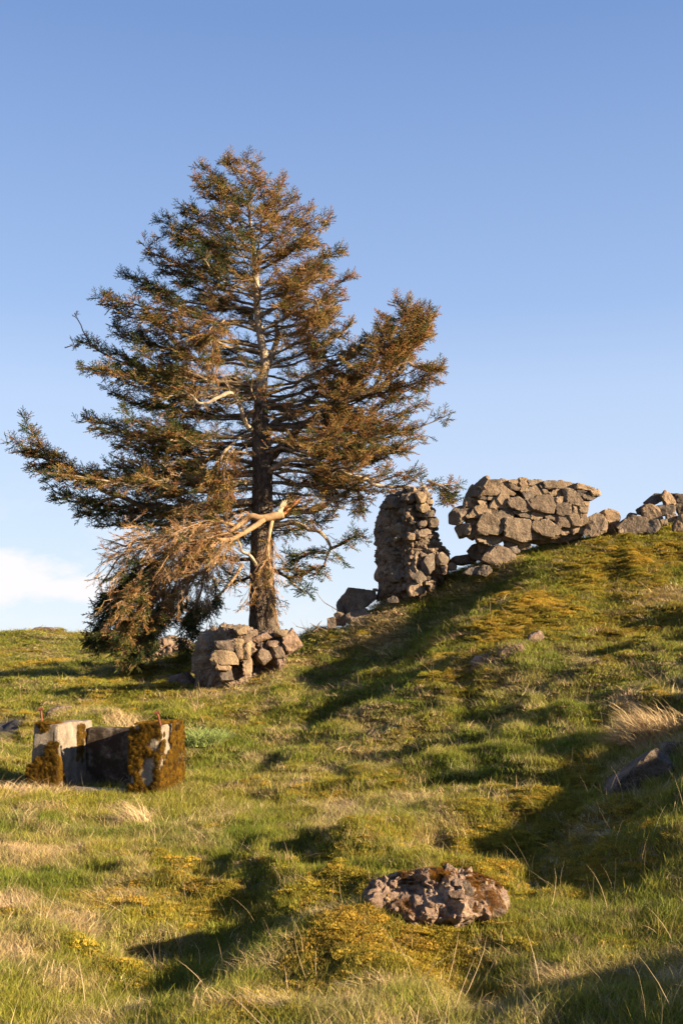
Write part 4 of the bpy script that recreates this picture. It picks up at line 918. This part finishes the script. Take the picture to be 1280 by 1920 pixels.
def limb(pts, r0, name='limb', brown=.55, leaf_from=.38, fan=1.1, step=.15, droop=.12, mat='twig', dense=1.0, bare_in=.5, hang=0.0, n=24, sprig_size=.30, r1=.008, dead=False):
    P_ = spline(pts, n); L_ = np.concatenate([[0], np.cumsum(np.linalg.norm(np.diff(P_, axis=0), axis=1))]); tot = L_[-1]
    wig = np.stack([fbm(P_*1.6+5, 3, 2), fbm(P_*1.6+15, 4, 2), fbm(P_*1.6+25, 5, 2)], -1)*.11*np.minimum(1, L_/.8)[:, None]; P_ = P_+wig
    b = Buf(); rr = r0*(1-(L_/tot))**.8+r1; b.tube(P_, rr, 7, .06)
    s = .10*tot; k = 0
    while s < tot:
        f = s/tot; p = np.array([np.interp(s, L_, P_[:, j]) for j in range(3)]); q = np.array([np.interp(min(tot, s+.05), L_, P_[:, j]) for j in range(3)])
        q0 = np.array([np.interp(max(0, s-.05), L_, P_[:, j]) for j in range(3)]); t = norm(q-q0)
        side = norm(np.cross(t, UP)); sg = 1 if k % 2 else -1; k += 1
        an = math.radians(tg.uniform(38, 72)); d = norm(t*math.cos(an)+side*sg*math.sin(an)+UP*tg.normal(0.03, .42)+UP*(-hang))
        leafy = f > leaf_from*tg.uniform(.8, 1.2) and not dead and (hang > .1 or dense > 1.25 or vnoise(p[None]*1.5, 77)[0] > -.42-.3*f)
        ln = fan*(.22+.78*min(1, (1-f)*1.6))*tg.uniform(.6, 1.2)*(.75 if not leafy else 1)
        if f < .15: ln *= .7
        if leafy or tg.uniform() < .9:
            m_ = 5; us = np.linspace(0, 1, m_); crook = tg.normal(0, .05 if leafy else .10, (m_, 3))*us[:, None]
            tw = p + d*ln*us[:, None] + crook*ln*.8 - UP*(droop+hang*.6)*ln*(us**2)[:, None] + UP*.05*ln*(us**4)[:, None]
            b.tube(tw, np.linspace(max(.006, rr[0]*.10), .004, m_), 3, cap=False)
            if not leafy:                       # bare side shoots of the inner crown
                for _ in range(4):
                    u = tg.uniform(.3, 1); pp = tw[0]*(1-u)+tw[-1]*u if m_ < 2 else np.array([np.interp(u, us, tw[:, j]) for j in range(3)])
                    e = norm(d+tg.normal(0, .6, 3)); l2 = ln*tg.uniform(.25, .5); b.tube([pp, pp+e*l2*.5+tg.normal(0, .02, 3), pp+e*l2-UP*.1*l2], [.004, .0035, .003], 3, cap=False)
                    if tg.uniform() < bare_in: sprig(pp+e*l2*.5, e, .20, brown+.2, .55)
            else:
                u = tg.uniform(.02, .2); st_ = .060/ln/dense; j = 0
                while u < 1.02:
                    pp = np.array([np.interp(u, us, tw[:, jj]) for jj in range(3)]); td = norm(tw[min(m_-1, int(u*(m_-1))+1)]-tw[min(m_-2, int(u*(m_-1)))])
                    sd = norm(np.cross(td, UP))*(1 if j % 2 else -1); j += 1
                    e = norm(td+sd*tg.uniform(.3, 1.1)+UP*tg.normal(.05, .28)-UP*hang*.9)
                    tipness = min(1, (f-leaf_from)/(1-leaf_from)*.6+u*.5)
                    sprig(pp, e, sprig_size*tg.uniform(.7, 1.15)*(1.0 if u < .8 else .85), brown+.22-.34*tipness, .10)
                    u += st_*tg.uniform(.7, 1.3)
                sprig(tw[-1], norm(tw[-1]-tw[-2]+UP*.1), sprig_size*.9, brown-.15)
        s += step*tg.uniform(.75, 1.3)/max(.7, dense)
    if not dead:
        for f in np.linspace(.7, 1, 7):
            p = np.array([np.interp(f*tot, L_, P_[:, j]) for j in range(3)]); sprig(p, norm(P_[-1]-P_[-3]+tg.normal(0, .35, 3)+UP*.15), sprig_size, brown-.1)
    return obj(name, b.mesh(name), M[mat], tree, -TO)
def attach(px_tip, py_a, dy=0.0):
    c, rr = trunk_at(T(490, py_a)[2]); return c, rr
def sweep(tipx, tipy, att_py, dy=0.0, sag=.10, up=.08, r0=None, **kw):
    att_py += tg.uniform(-18, 18); c, rr = trunk_at(T(490, att_py)[2]); tip = T(tipx, tipy, dy); L_ = np.linalg.norm(tip-c)
    m1 = c+(tip-c)*.35-UP*sag*L_*.7; m2 = c+(tip-c)*.72-UP*sag*L_*.9
    return limb([c, m1, m2, tip], r0 or min(rr*.4, .009*L_+.008), **kw)
# limbs whose tips make the outline in the photograph: (tip x, tip y, where it leaves the trunk, depth, brown: dieback plus sunward light put into the colour)
LEFT = [(425,305,360,.1,.7),(378,322,395,.2,.65),(365,335,420,-.3,.75),(352,384,450,.1,.5),(300,412,480,.3,.28),(330,440,500,-.6,.6),(268,465,540,-.2,.7),(300,500,560,.8,.4),(238,515,575,.2,.3),(200,545,620,-.5,.65),(185,560,640,.0,.6),
        (260,590,650,-1.0,.75),(205,610,680,.6,.4),(152,640,720,.2,.35),(160,680,730,-.6,.3),(215,660,720,.9,.3),(188,702,750,-.9,.6),(210,735,770,.5,.4),(155,780,800,.1,.45),(180,800,815,-.8,.5),(215,800,830,1.0,.3),(235,835,850,.3,.3),
        (100,895,905,-.4,.5),(75,880,900,.4,.4),(110,935,935,.6,.3),(150,960,950,-.3,.3),(190,985,960,.4,.3),(250,905,900,-1.0,.6)]
RIGHT = [(460,300,350,.0,.7),(490,325,365,-.3,.75),(522,345,400,.2,.85),(550,378,430,-.2,.8),(575,400,470,.4,.75),(615,415,500,.1,.6),(590,450,520,-.6,.75),(640,465,560,.0,.6),(600,500,590,-.9,.75),(650,520,610,.2,.7),(645,558,640,-.3,.75),
         (620,580,650,.6,.7),(600,620,680,-.8,.7),(655,610,700,.3,.6),(700,640,740,.0,.55),(740,650,760,.9,.5),(690,690,750,-.9,.7),(820,690,780,-.4,.7),(790,720,800,.4,.6),(830,775,830,.2,.45),(790,760,810,-.8,.6),(750,800,840,-.9,.65),
         (800,815,850,.3,.6),(760,850,860,.9,.55),(700,840,850,-1.2,.65),(780,880,890,-.6,.6),(640,900,900,.5,.4)]
for (x, y, a, dy, br) in LEFT:
    sweep(x, y, a, dy, sag=.04 if y < 500 else .06 if y < 850 else .03, brown=br, fan=.7 if y < 400 else .95, step=.11, leaf_from=.20 if y < 560 else .34)
for (x, y, a, dy, br) in RIGHT:
    sweep(x, y, a, dy, sag=.05 if y < 500 else .08, brown=br, fan=.65 if y < 400 else .95, step=.11, leaf_from=.20 if y < 560 else .36)
# big curved limbs traced one by one
limb([T(496,868), T(540,825,-.5), T(585,785,-.9), T(640,752,-1.1), T(695,738,-1.2), T(735,712,-1.3), T(762,680,-1.2), T(790,600,-1.0)], .105, brown=.72, leaf_from=.62, fan=.95, droop=.0, mat='bark', n=34)
limb([T(720,722,-1.2), T(740,680,-1.1), T(750,630,-1.0), T(765,578,-.9)], .05, brown=.75, leaf_from=.05, fan=1.0, droop=-.1, dense=1.7, step=.10)
limb([T(745,700,-1.2), T(775,650,-1.2), T(798,590,-1.1)], .04, brown=.7, leaf_from=.05, fan=.7, droop=-.1, dense=1.6, step=.10)
limb([T(700,730,-1.2), T(715,690,-1.4), T(722,650,-1.4), T(712,615,-1.4)], .04, brown=.65, leaf_from=.05, fan=.8, droop=-.1, dense=1.5, step=.10)
limb([T(765,680,-1.2), T(790,690,-1.2), T(822,698,-1.2)], .03, brown=.6, leaf_from=.0, fan=.5, dense=1.6, step=.10)
limb([T(496,808), T(535,785,.3), T(580,766,.5), T(640,740,.8), T(700,690,1.0)], .085, brown=.6, leaf_from=.5, fan=1.0, n=28)
limb([T(500,880), T(560,868,-.6), T(630,876,-.9), T(690,902,-1.0), T(750,915,-1.1), T(800,905,-1.2), T(850,908,-1.2)], .075, brown=.55, leaf_from=.55, fan=.75, mat='pale_bark', dense=1.2, n=30)
limb([T(800,900,-1.2), T(830,915,-1.2), T(845,942,-1.2)], .03, brown=.4, leaf_from=.0, fan=.55, dense=1.5, hang=.2)
limb([T(505,976,-.2), T(560,962,-.4), T(615,938,-.6), T(665,905,-.7), T(720,893,-.8)], .085, brown=.6, leaf_from=.75, fan=.6, mat='pale_bark', n=26)
limb([T(668,905,-.7), T(672,930,-.7), T(668,972,-.7)], .015, brown=.9, leaf_from=.3, fan=.22, hang=.8, step=.12)
limb([T(508,985,-.2), T(555,984,-.4), T(598,998,-.5), T(616,1022,-.5), T(617,1045,-.5), T(600,1085,-.4)], .07, brown=.35, leaf_from=.72, fan=.85, mat='pale_bark', dense=1.3, n=30)
limb([T(617,1030,-.5), T(640,1020,-.5), T(660,1008,-.6), T(682,1000,-.6)], .035, brown=.35, leaf_from=.15, fan=.5, dense=1.3)
limb([T(612,1035,-.5), T(580,1040,-.4), T(540,1050,-.2)], .04, brown=.22, leaf_from=.1, fan=.6, dense=1.4)
limb([T(610,1060,-.5), T(575,1080,-.3), T(560,1092,-.2)], .03, brown=.45, leaf_from=.1, fan=.55, dense=1.3)
limb([T(500,1060,.3), T(535,1080,.5), T(575,1108,.6)], .05, brown=.12, leaf_from=.2, fan=.6, dense=1.1)
limb([T(488,1070,.4), T(455,1085,.6), T(410,1090,.7)], .045, brown=.12, leaf_from=.3, fan=.7, dense=1.0)
limb([T(488,1040,.4), T(450,1050,.7), T(400,1045,1.0), T(340,1060,1.0)], .05, brown=.15, leaf_from=.3, fan=.9)
limb([T(478,812), T(458,790,-.4), T(448,762,-.6), T(432,738,-.7), T(400,752,-.9), T(370,756,-1.0), T(345,742,-1.0), T(300,735,-1.0)], .06, brown=.65, leaf_from=.62, fan=.9, mat='pale_bark', n=32)
limb([T(482,748), T(450,718,.1), T(420,714,.2), T(375,718,.3), T(320,716,.3), T(250,705,.4)], .07, brown=.5, leaf_from=.5, fan=1.0, n=28)
limb([T(482,940), T(430,945,-.3), T(370,950,-.4), T(320,948,-.4), T(270,948,-.5), T(225,935,-.5), T(170,905,-.4), T(100,865,-.2), T(22,832,0)], .10, brown=.42, leaf_from=.58, fan=.95, dense=1.5, n=36)
limb([T(120,878,-.2), T(85,850,-.1), T(48,795,0)], .035, brown=.4, leaf_from=.0, fan=.55, dense=1.8, droop=-.05)
limb([T(225,930,-.5), T(170,950,-.4), T(110,925,-.3), T(75,905,-.3)], .035, brown=.2, leaf_from=.2, fan=.6)
limb([T(250,945,-.5), T(200,965,-.4), T(140,970,-.3)], .03, brown=.2, leaf_from=.3, fan=.55)
limb([T(480,905), T(430,905,-.7), T(370,897,-1.0), T(310,903,-1.1), T(265,915,-1.2), T(200,905,-1.2), T(110,890,-1.0)], .07, brown=.62, leaf_from=.60, fan=.85, mat='pale_bark', n=32)
limb([T(480,870), T(420,862,.3), T(350,868,.4), T(280,880,.4), T(220,880,.5)], .05, brown=.3, leaf_from=.55, fan=.7)
limb([T(170,650,.2), T(160,620,.2), T(143,588,.2)], .012, brown=.5, fan=.1, dead=True, name='bare_twig')
limb([T(300,1018,-.6), T(260,1012,-.6), T(230,1022,-.6), T(190,1008,-.6)], .03, fan=.35, dead=True, mat='dead_bark', name='bare_limb')
limb([T(250,1018,-.6), T(225,1045,-.6), T(205,1075,-.6), T(180,1110,-.6)], .02, fan=.45, dead=True, hang=.5, mat='dead_bark', name='bare_limb')
limb([T(455,1058,-.5), T(430,1100,-.8), T(400,1130,-1.0), T(375,1165,-1.0)], .035, fan=.5, dead=True, hang=.6, mat='dead_bark', name='bare_limb')
limb([T(482,1062,-.2), T(468,1040,-.5), T(450,1032,-.6), T(440,1010,-.7)], .05, fan=.5, dead=True, mat='pale_bark', name='bare_limb')
for (x, y, x2, y2) in [(505,1090,515,1150),(480,1100,450,1150),(505,1120,520,1170),(470,1090,455,1140),(500,1060,512,1110),(520,1040,540,1080)]:
    limb([T(x, y, -.3), T((x+x2)/2+5, (y+y2)/2, -.4), T(x2, y2, -.4)], .008, fan=.22, dead=True, hang=.7, step=.12, mat='dead_bark', name='bare_twig')
# orange clump hanging before the left of the trunk
limb([T(440,830,-.9), T(420,850,-1.5), T(408,890,-1.6), T(402,930,-1.6), T(400,975,-1.5)], .03, brown=.72, leaf_from=.1, fan=.50, hang=.75, dense=1.6)
limb([T(440,840,-.9), T(425,870,-1.5), T(425,910,-1.6), T(418,950,-1.5)], .02, brown=.85, leaf_from=.1, fan=.45, hang=.75, dense=1.4)
limb([T(420,600,-.6), T(405,620,-1.2), T(398,660,-1.3), T(395,705,-1.2)], .02, brown=.85, leaf_from=.1, fan=.5, hang=.6, dense=1.4)
limb([T(590,560,-.6), T(600,580,-.9), T(598,615,-.9)], .02, brown=.8, leaf_from=.1, fan=.35, hang=.6, dense=1.3)
# limbs filling the crown all round
TAB = np.array([(310,40,20),(340,95,45),(380,120,70),(420,170,120),(470,205,150),(520,230,160),(560,285,160),(600,280,180),(640,320,220),(700,300,300),(740,285,305),(790,325,320),(830,290,310),(870,330,290),(920,350,280),(960,270,150),(1000,200,110),(1050,120,80)], float)
gold = 2.399963; az = .4
for k in range(108):
    f = k/107; pt = 335 + (1000-335)*f**.9; az += gold
    cx, sy = math.cos(az), math.sin(az)
    el, er = np.interp(pt, TAB[:, 0], TAB[:, 1]), np.interp(pt, TAB[:, 0], TAB[:, 2])
    ext = (er if cx > 0 else el)*abs(cx)**1.5 + .5*(er+el)*(1-abs(cx)**1.5)*.72
    if sy < -.70 and 470 < pt and tg.uniform() < .85: continue
    if sy < -.4 and 560 < pt and tg.uniform() < .35: continue
    L_ = ext*tg.uniform(.70, .93)*TY/FPX
    rise = np.interp(pt, [310, 500, 700, 850, 1000], [.75, .45, .2, .06, -.08])
    c, rr = trunk_at(T(490, pt)[2]-rise*L_); tip = c+np.array([cx*L_, sy*L_, rise*L_]); sag = .06*L_
    br = .35+.35*(cx > 0)+.15*(pt < 500)-.25*(sy > .3)+tg.normal(0, .12)  # dieback brown, weighted to sunward limbs: light and shade put into the tint
    limb([c, c+(tip-c)*.35-UP*sag, c+(tip-c)*.72-UP*sag*1.2, tip], min(rr*.35, .008*L_+.007), brown=br, fan=min(1.0, .35+.22*L_), step=.13, leaf_from=.22 if pt < 560 else .42, n=18)

# torn bough hanging from the trunk
bb_ = Buf(); main = spline([T(530,962,-1.3), T(512,968,-1.35), T(490,972,-1.4), T(468,968,-1.4), T(450,982,-1.4), T(425,1002,-1.5), T(404,1018,-1.5), T(384,1048,-1.6), T(350,1065,-1.6), T(325,1085,-1.7), T(300,1120,-1.7)], 40)
bb_.tube(main, np.interp(np.linspace(0, 1, 40), [0, .2, .5, 1], [.115, .085, .055, .012]), 10, .06)
main2 = spline([T(496,972,-1.4), T(480,985,-1.5), T(455,1000,-1.6), T(430,1012,-1.7), T(400,1012,-1.8), T(350,1022,-1.8), T(318,1040,-1.8), T(300,1085,-1.8), T(285,1130,-1.8)], 34); bb_.tube(main2, np.linspace(.075, .01, 34), 9, .06)
main3 = spline([T(510,975,-1.3), T(505,1000,-1.4), T(502,1030,-1.4), T(506,1060,-1.4), T(507,1090,-1.4), T(512,1130,-1.4)], 22); bb_.tube(main3, np.linspace(.055, .008, 22), 8, .06)
main4 = spline([T(420,1004,-1.5), T(400,1060,-1.6), T(365,1080,-1.7), T(335,1100,-1.7)], 18); bb_.tube(main4, np.linspace(.04, .01, 18), 6, .06)
main5 = spline([T(440,985,-1.5), T(400,978,-1.6), T(350,1000,-1.8), T(290,1010,-1.9), T(260,1040,-1.9)], 20); bb_.tube(main5, np.linspace(.045, .01, 20), 6, .06)
tb_ = obj('torn_bough', bb_.mesh('torn_bough', True), M['dead_bark'], tree, -TO); tag(tb_, 'torn bough with bare tan bark hanging across the trunk')
sb = Buf(); 
for k in range(34):
    a = tg.uniform(-.06, .06); p0 = T(528+tg.uniform(-4, 4), 961+tg.uniform(-5, 5), -1.3+a); ln = tg.uniform(.3, 1.0)
    p1 = p0*(1-ln)+T(566, 934, -1.3+a)*ln + tg.normal(0, .02, 3); sb.tube([p0, (p0+p1)/2+tg.normal(0, .012, 3), p1], [tg.uniform(.012, .04), tg.uniform(.010, .026), .003], 5, .3)
obj('splintered_wood', sb.mesh('splintered_wood'), M['torn'], tb_, (0, 0, 0))
sb = Buf()
for k in range(24):
    p0 = T(520+tg.uniform(-4, 6), 962+tg.uniform(-3, 4), -1.38+tg.uniform(-.03, .03)); p1 = T(533+tg.uniform(-4, 6), 936+tg.uniform(0, 12), -1.38+tg.uniform(-.03, .03)); sb.tube([p0, (p0+p1)/2, p1], [tg.uniform(.014, .035), tg.uniform(.01, .022), .003], 5, .3)
obj('pale_splinter', sb.mesh('pale_splinter'), M['sapwood'], tb_, (0, 0, 0))
def fan_of(path, r0, L0, n, hang, bare, brown, mat='dead_bark', name='dead_branchlets', ssz=.26, stepd=.09, lr=(0, 0)):
    b = Buf(); path = np.asarray(path)
    for k in range(n):
        i = int(tg.integers(int(len(path)*.25), len(path))); p = path[i]; t = norm(path[min(len(path)-1, i+1)]-path[i-1])
        d = norm(t*tg.uniform(.2, 1)+tg.normal(0, .55, 3)+np.array([lr[0], lr[1], 0])-UP*hang*.4); ln = L0*tg.uniform(.5, 1.25); us = np.linspace(0, 1, 6)
        tw = p+d*ln*us[:, None]+np.cumsum(tg.normal(0, .03, (6, 3)), 0)*ln-UP*hang*ln*(us**2)[:, None]
        b.tube(tw, np.linspace(r0, .004, 6), 4, cap=False); u = .12
        while u < 1:
            pp = np.array([np.interp(u, us, tw[:, j]) for j in range(3)]); td = norm(tw[min(5, int(u*5)+1)]-tw[min(4, int(u*5))]); e = norm(td+tg.normal(0, .6, 3)-UP*hang*.5)
            l2 = tg.uniform(.15, .4); q = pp+e*l2-UP*.15*l2; b.tube([pp, (pp+q)/2+tg.normal(0, .012, 3), q], [.005, .004, .003], 3, cap=False)
            sprig(pp+e*l2*.3, norm(e-UP*hang*.3), ssz, brown, bare); sprig(q, norm(e+tg.normal(0, .4, 3)-UP*hang*.4), ssz*.9, brown-.1, bare)
            u += stepd/ln*tg.uniform(.7, 1.4)
    return obj(name, b.mesh(name), M[mat], tb_, (0, 0, 0))
fan_of(main, .012, .9, 40, .3, .62, .85, lr=(-.4, 0)); fan_of(main2, .012, .95, 46, .32, .62, .85, lr=(-.5, 0)); fan_of(main4, .010, .8, 24, .35, .62, .85, lr=(-.2, 0)); fan_of(main5, .011, .95, 46, .25, .62, .85, lr=(-.3, 0)); fan_of(main3, .007, .4, 22, .9, .7, .85)
def hanger(pts, r0, brown, fan, name='hanging_branch', hang=.35, dense=1.6): return limb([T(*q) for q in pts], r0, name=name, brown=brown-.12, leaf_from=.12, fan=fan, hang=hang, dense=dense, step=.12)
hanger([(318,1040,-1.8),(275,1060,-1.6),(240,1085,-1.5),(195,1125,-1.4)], .03, .15, .8)
hanger([(300,1050,-1.6),(255,1075,-1.3),(225,1115,-1.2),(205,1150,-1.2),(180,1200,-1.1)], .03, .18, .8)
hanger([(290,1080,-1.9),(265,1120,-1.9),(250,1170,-1.8),(258,1235,-1.7)], .03, .45, .8)
hanger([(310,1090,-1.7),(300,1130,-1.6),(285,1170,-1.6),(262,1225,-1.5)], .03, .40, .65)
hanger([(270,1070,-1.9),(230,1110,-2.0),(215,1150,-2.0),(230,1190,-2.0)], .03, .5, .75)
hanger([(330,1090,-1.8),(325,1130,-1.8),(310,1175,-1.8)], .02, .75, .5)
hanger([(250,1150,-1.5),(215,1180,-1.4),(165,1195,-1.3)], .02, .15, .6)
hanger([(290,1060,-1.5),(262,1100,-1.0),(250,1150,-.9),(240,1200,-.9)], .03, .12, .9)
hanger([(380,1090,-1.4),(372,1130,-1.4),(355,1160,-1.4),(345,1215,-1.4)], .02, .25, .5)
hanger([(400,1080,-1.4),(405,1110,-1.4),(395,1150,-1.4)], .015, .3, .35)
hanger([(350,1100,-1.4),(350,1140,-1.4),(362,1190,-1.4)], .02, .35, .4)

def sprig_mesh(n, seed, needle=.085, w=.030, bare=False):
    r = np.random.default_rng(seed); V, F, S = [], [], []
    def seg(p0, p1, rad, c):
        k = len(V); d = norm(p1-p0); a = norm(np.cross(d, [.2, .5, .8])); b_ = np.cross(d, a)
        for p in (p0, p1):
            for q in range(3): V.append(p+(a*math.cos(q*2.094)+b_*math.sin(q*2.094))*rad); S.append((c,)*3)
        for q in range(3): q2 = (q+1) % 3; F.append((k+q, k+q2, k+3+q2)); F.append((k+q, k+3+q2, k+3+q))
    axes = [(np.zeros(3), np.array([1.0, 0, 0]))]
    for x, sgn in ((.15, 1), (.3, -1), (.45, 1), (.58, -1), (.72, 1)) : 
        l = (.52-.35*x)*r.uniform(.7, 1.25); an = r.uniform(.45, .95); axes.append((np.array([x, 0, 0]), np.array([x+l*math.cos(an), sgn*l*math.sin(an), r.uniform(-.12, .12)])))
    tot = sum(np.linalg.norm(b_-a) for a, b_ in axes)
    for a, b_ in axes:
        seg(a, b_, .011 if not bare else .014, .75 if not bare else 1.0); L_ = np.linalg.norm(b_-a); d = (b_-a)/L_
        for _ in range(int(n*L_/tot)):
            u = r.uniform(.05, 1.0); p = a+(b_-a)*u; v = r.normal(0, 1, 3); v -= d*(v @ d); v = norm(v); v[2] = v[2]*.8+.15
            e = norm(v*.75+d*r.uniform(.5, 1.0)); s_ = norm(np.cross(e, r.normal(0, 1, 3)))*w*.5; k = len(V); c = r.uniform(.65, 1.3); ln = needle*r.uniform(.8, 1.3)
            V.extend([p-s_, p+s_, p+e*ln]); S.extend([(c*.9,)*3, (c*.9,)*3, (c*1.1,)*3]); F.append((k, k+1, k+2))
    return np.array(V), np.array(F), np.array(S)
G_SPRIG = collection('sprig_protos', [proto_mesh('a%d_sprig' % i, *sprig_mesh(280, 60+i, .075, .032), M['needle']) for i in range(3)] + [proto_mesh('b%d_sprig' % i, *sprig_mesh(26, 70+i, .06, .022, True), M['needle']) for i in range(2)])
P_ = np.array(SP['p'])-TO; D_ = np.array(SP['d']); n = len(P_); s_ = np.array(SP['s'])
rot = np.stack([tg.uniform(-.6, .6, n), -np.arcsin(np.clip(D_[:, 2], -1, 1)), np.arctan2(D_[:, 1], D_[:, 0])], -1)
scatter('crown', G_SPRIG, P_, rot, np.stack([s_]*3, -1), SP['i'], np.clip(np.array(SP['c']), .01, .6), M['needle'], tree)

# ------------------------------------------------------------------ tufts, stems and branches that stand alone
def tuft(name, px, py, label, cat, n, h0, h1, w, rad, lean, curl, seed, tint, sz=1.0, bias=None, group=None):
    g = ground_at(px, py); V, F, S = blades(n, h0, h1, w, rad, lean, curl, seed, dirbias=bias, segs=4)
    me = mesh_from(name, V, F); a = me.color_attributes.new('shade', 'FLOAT_COLOR', 'POINT')
    r = np.random.default_rng(seed); 
    a.data.foreach_set('color', np.concatenate([S*np.array(tint), np.ones((len(V), 1))], 1).astype(np.float32).ravel())
    o = obj(name, me, M['bladeown'], None, g); o.scale = (sz, sz, sz); tag(o, label, cat, group); return o
m = bpy.data.materials.new('tuft_blade'); m.use_nodes = True; t = m.node_tree; at = t.nodes.new('ShaderNodeAttribute'); at.attribute_name = 'shade'
t.links.new(at.outputs['Color'], t.nodes['Principled BSDF'].inputs['Base Color']); t.nodes['Principled BSDF'].inputs['Roughness'].default_value = .8; M['bladeown'] = m
STR = (0.46, 0.33, 0.17)
tuft('grass_tuft', 243, 1466, 'straw coloured grass tuft leaning on the right pillar of the concrete footing', 'grass tuft', 420, .25, .45, .006, .13, .5, .35, 1, STR, 1, 3.3)
tuft('grass_tuft', 262, 1548, 'swept straw coloured tuft alone in green grass below the concrete footing', 'grass tuft', 360, .25, .42, .005, .14, .8, .35, 2, STR, 1, 2.9)
tuft('grass_tuft', 1240, 1385, 'large tangled straw tuft on the bank at the right edge', 'grass tuft', 1100, .25, .5, .006, .35, .9, .35, 3, STR, 1.1, 3.6)
tuft('grass_tuft', 1195, 1405, 'pale drooping straw tuft left of the large tangled one at the right edge', 'grass tuft', 700, .2, .4, .006, .24, .9, .4, 4, STR, 1.1, 3.4)
tuft('grass_tuft', 235, 1362, 'bushy straw tuft behind the back wall of the concrete footing', 'grass tuft', 500, .2, .4, .006, .35, .7, .4, 5, STR, 1)
tuft('grass_tuft', 345, 1425, 'dry brown tuft in the grass right of the concrete footing', 'grass tuft', 260, .15, .28, .006, .12, .9, .5, 6, (.36, .24, .12), 1)
tuft('grass_tuft', 45, 1490, 'broad matted straw tuft at the left edge below the concrete footing', 'grass tuft', 500, .18, .34, .005, .3, .9, .45, 7, STR, 1)
tuft('grass_tuft', 98, 1490, 'matted straw tuft just left of the foot of the concrete footing', 'grass tuft', 300, .15, .28, .005, .2, .9, .45, 8, STR, 1)
tuft('leafy_clump', 375, 1398, 'bushy bright green leafy clump beside the right end of the concrete footing', 'plant', 3000, .16, .42, .008, .34, .6, .6, 9, (.22, .27, .07), 1.15)
def stem(name, pts, Y, r0, mat, label, cat, group=None, twigs=0):
    b = Buf(); q = spline([Pw(x, y, Y) for x, y in pts], 12); b.tube(q, np.linspace(r0, r0*.4, 12), 5, .08)
    for _ in range(twigs):
        i = int(tg.integers(2, 12)); e = norm(tg.normal(0, 1, 3)+UP*.5); l = tg.uniform(.1, .35); b.tube([q[i], q[i]+e*l*.5+tg.normal(0, .01, 3), q[i]+e*l], [r0*.4, r0*.3, r0*.2], 4)
    base = q[0].copy(); me = b.mesh(name); o = obj(name, me, M[mat], None, base)
    for v in me.vertices: v.co -= Vector(base)
    tag(o, label, cat, group); return o
stem('dead_branch', zc([(335,660),(250,622),(170,592)], *C7), 24.0, .022, 'twig', 'short thick dark dead branch poking from the slope right of the spruce', 'branch', twigs=7)
stem('dead_branch', zc([(240,652),(120,640),(0,612),(-30,605)], *C7), 24.0, .010, 'twig', 'long thin dead branch reaching left from the slope toward the masonry', 'branch', twigs=4)
stem('dead_branch', zc([(460,410),(380,360),(310,320),(240,240),(222,195)], *C7), 24.1, .010, 'twig', 'curved bare twig rising left of the near-black boulder', 'branch', twigs=3)
for pts, lab in [(zc([(700,400),(650,290),(610,200)], *C7), 'leftmost bare reddish stem before the near-black boulder'), (zc([(770,400),(725,280),(680,180)], *C7), 'straight bare stem right of the leftmost one before the near-black boulder'),
            (zc([(810,560),(760,440),(710,340)], *C7), 'lowest bare stem on the slope below the near-black boulder'), (zc([(1090,290),(1075,120),(1030,0)], *C7), 'tall bare stem against the left foot of the pillar'),
            (zc([(900,410),(820,350),(780,290)], *C7), 'short bent bare stem between the near-black boulder and the pillar'), ([(367,1342),(364,1325),(356,1302)], 'forked bare stem above the bushy green clump'), ([(365,1340),(370,1320),(371,1300)], 'upright bare stem above the bushy green clump')]:
    g = ground_at(*pts[0]); stem('dead_weed', pts, min(g[1], 25)-.1, .009, 'dead_bark', lab, 'dead weed', twigs=2)
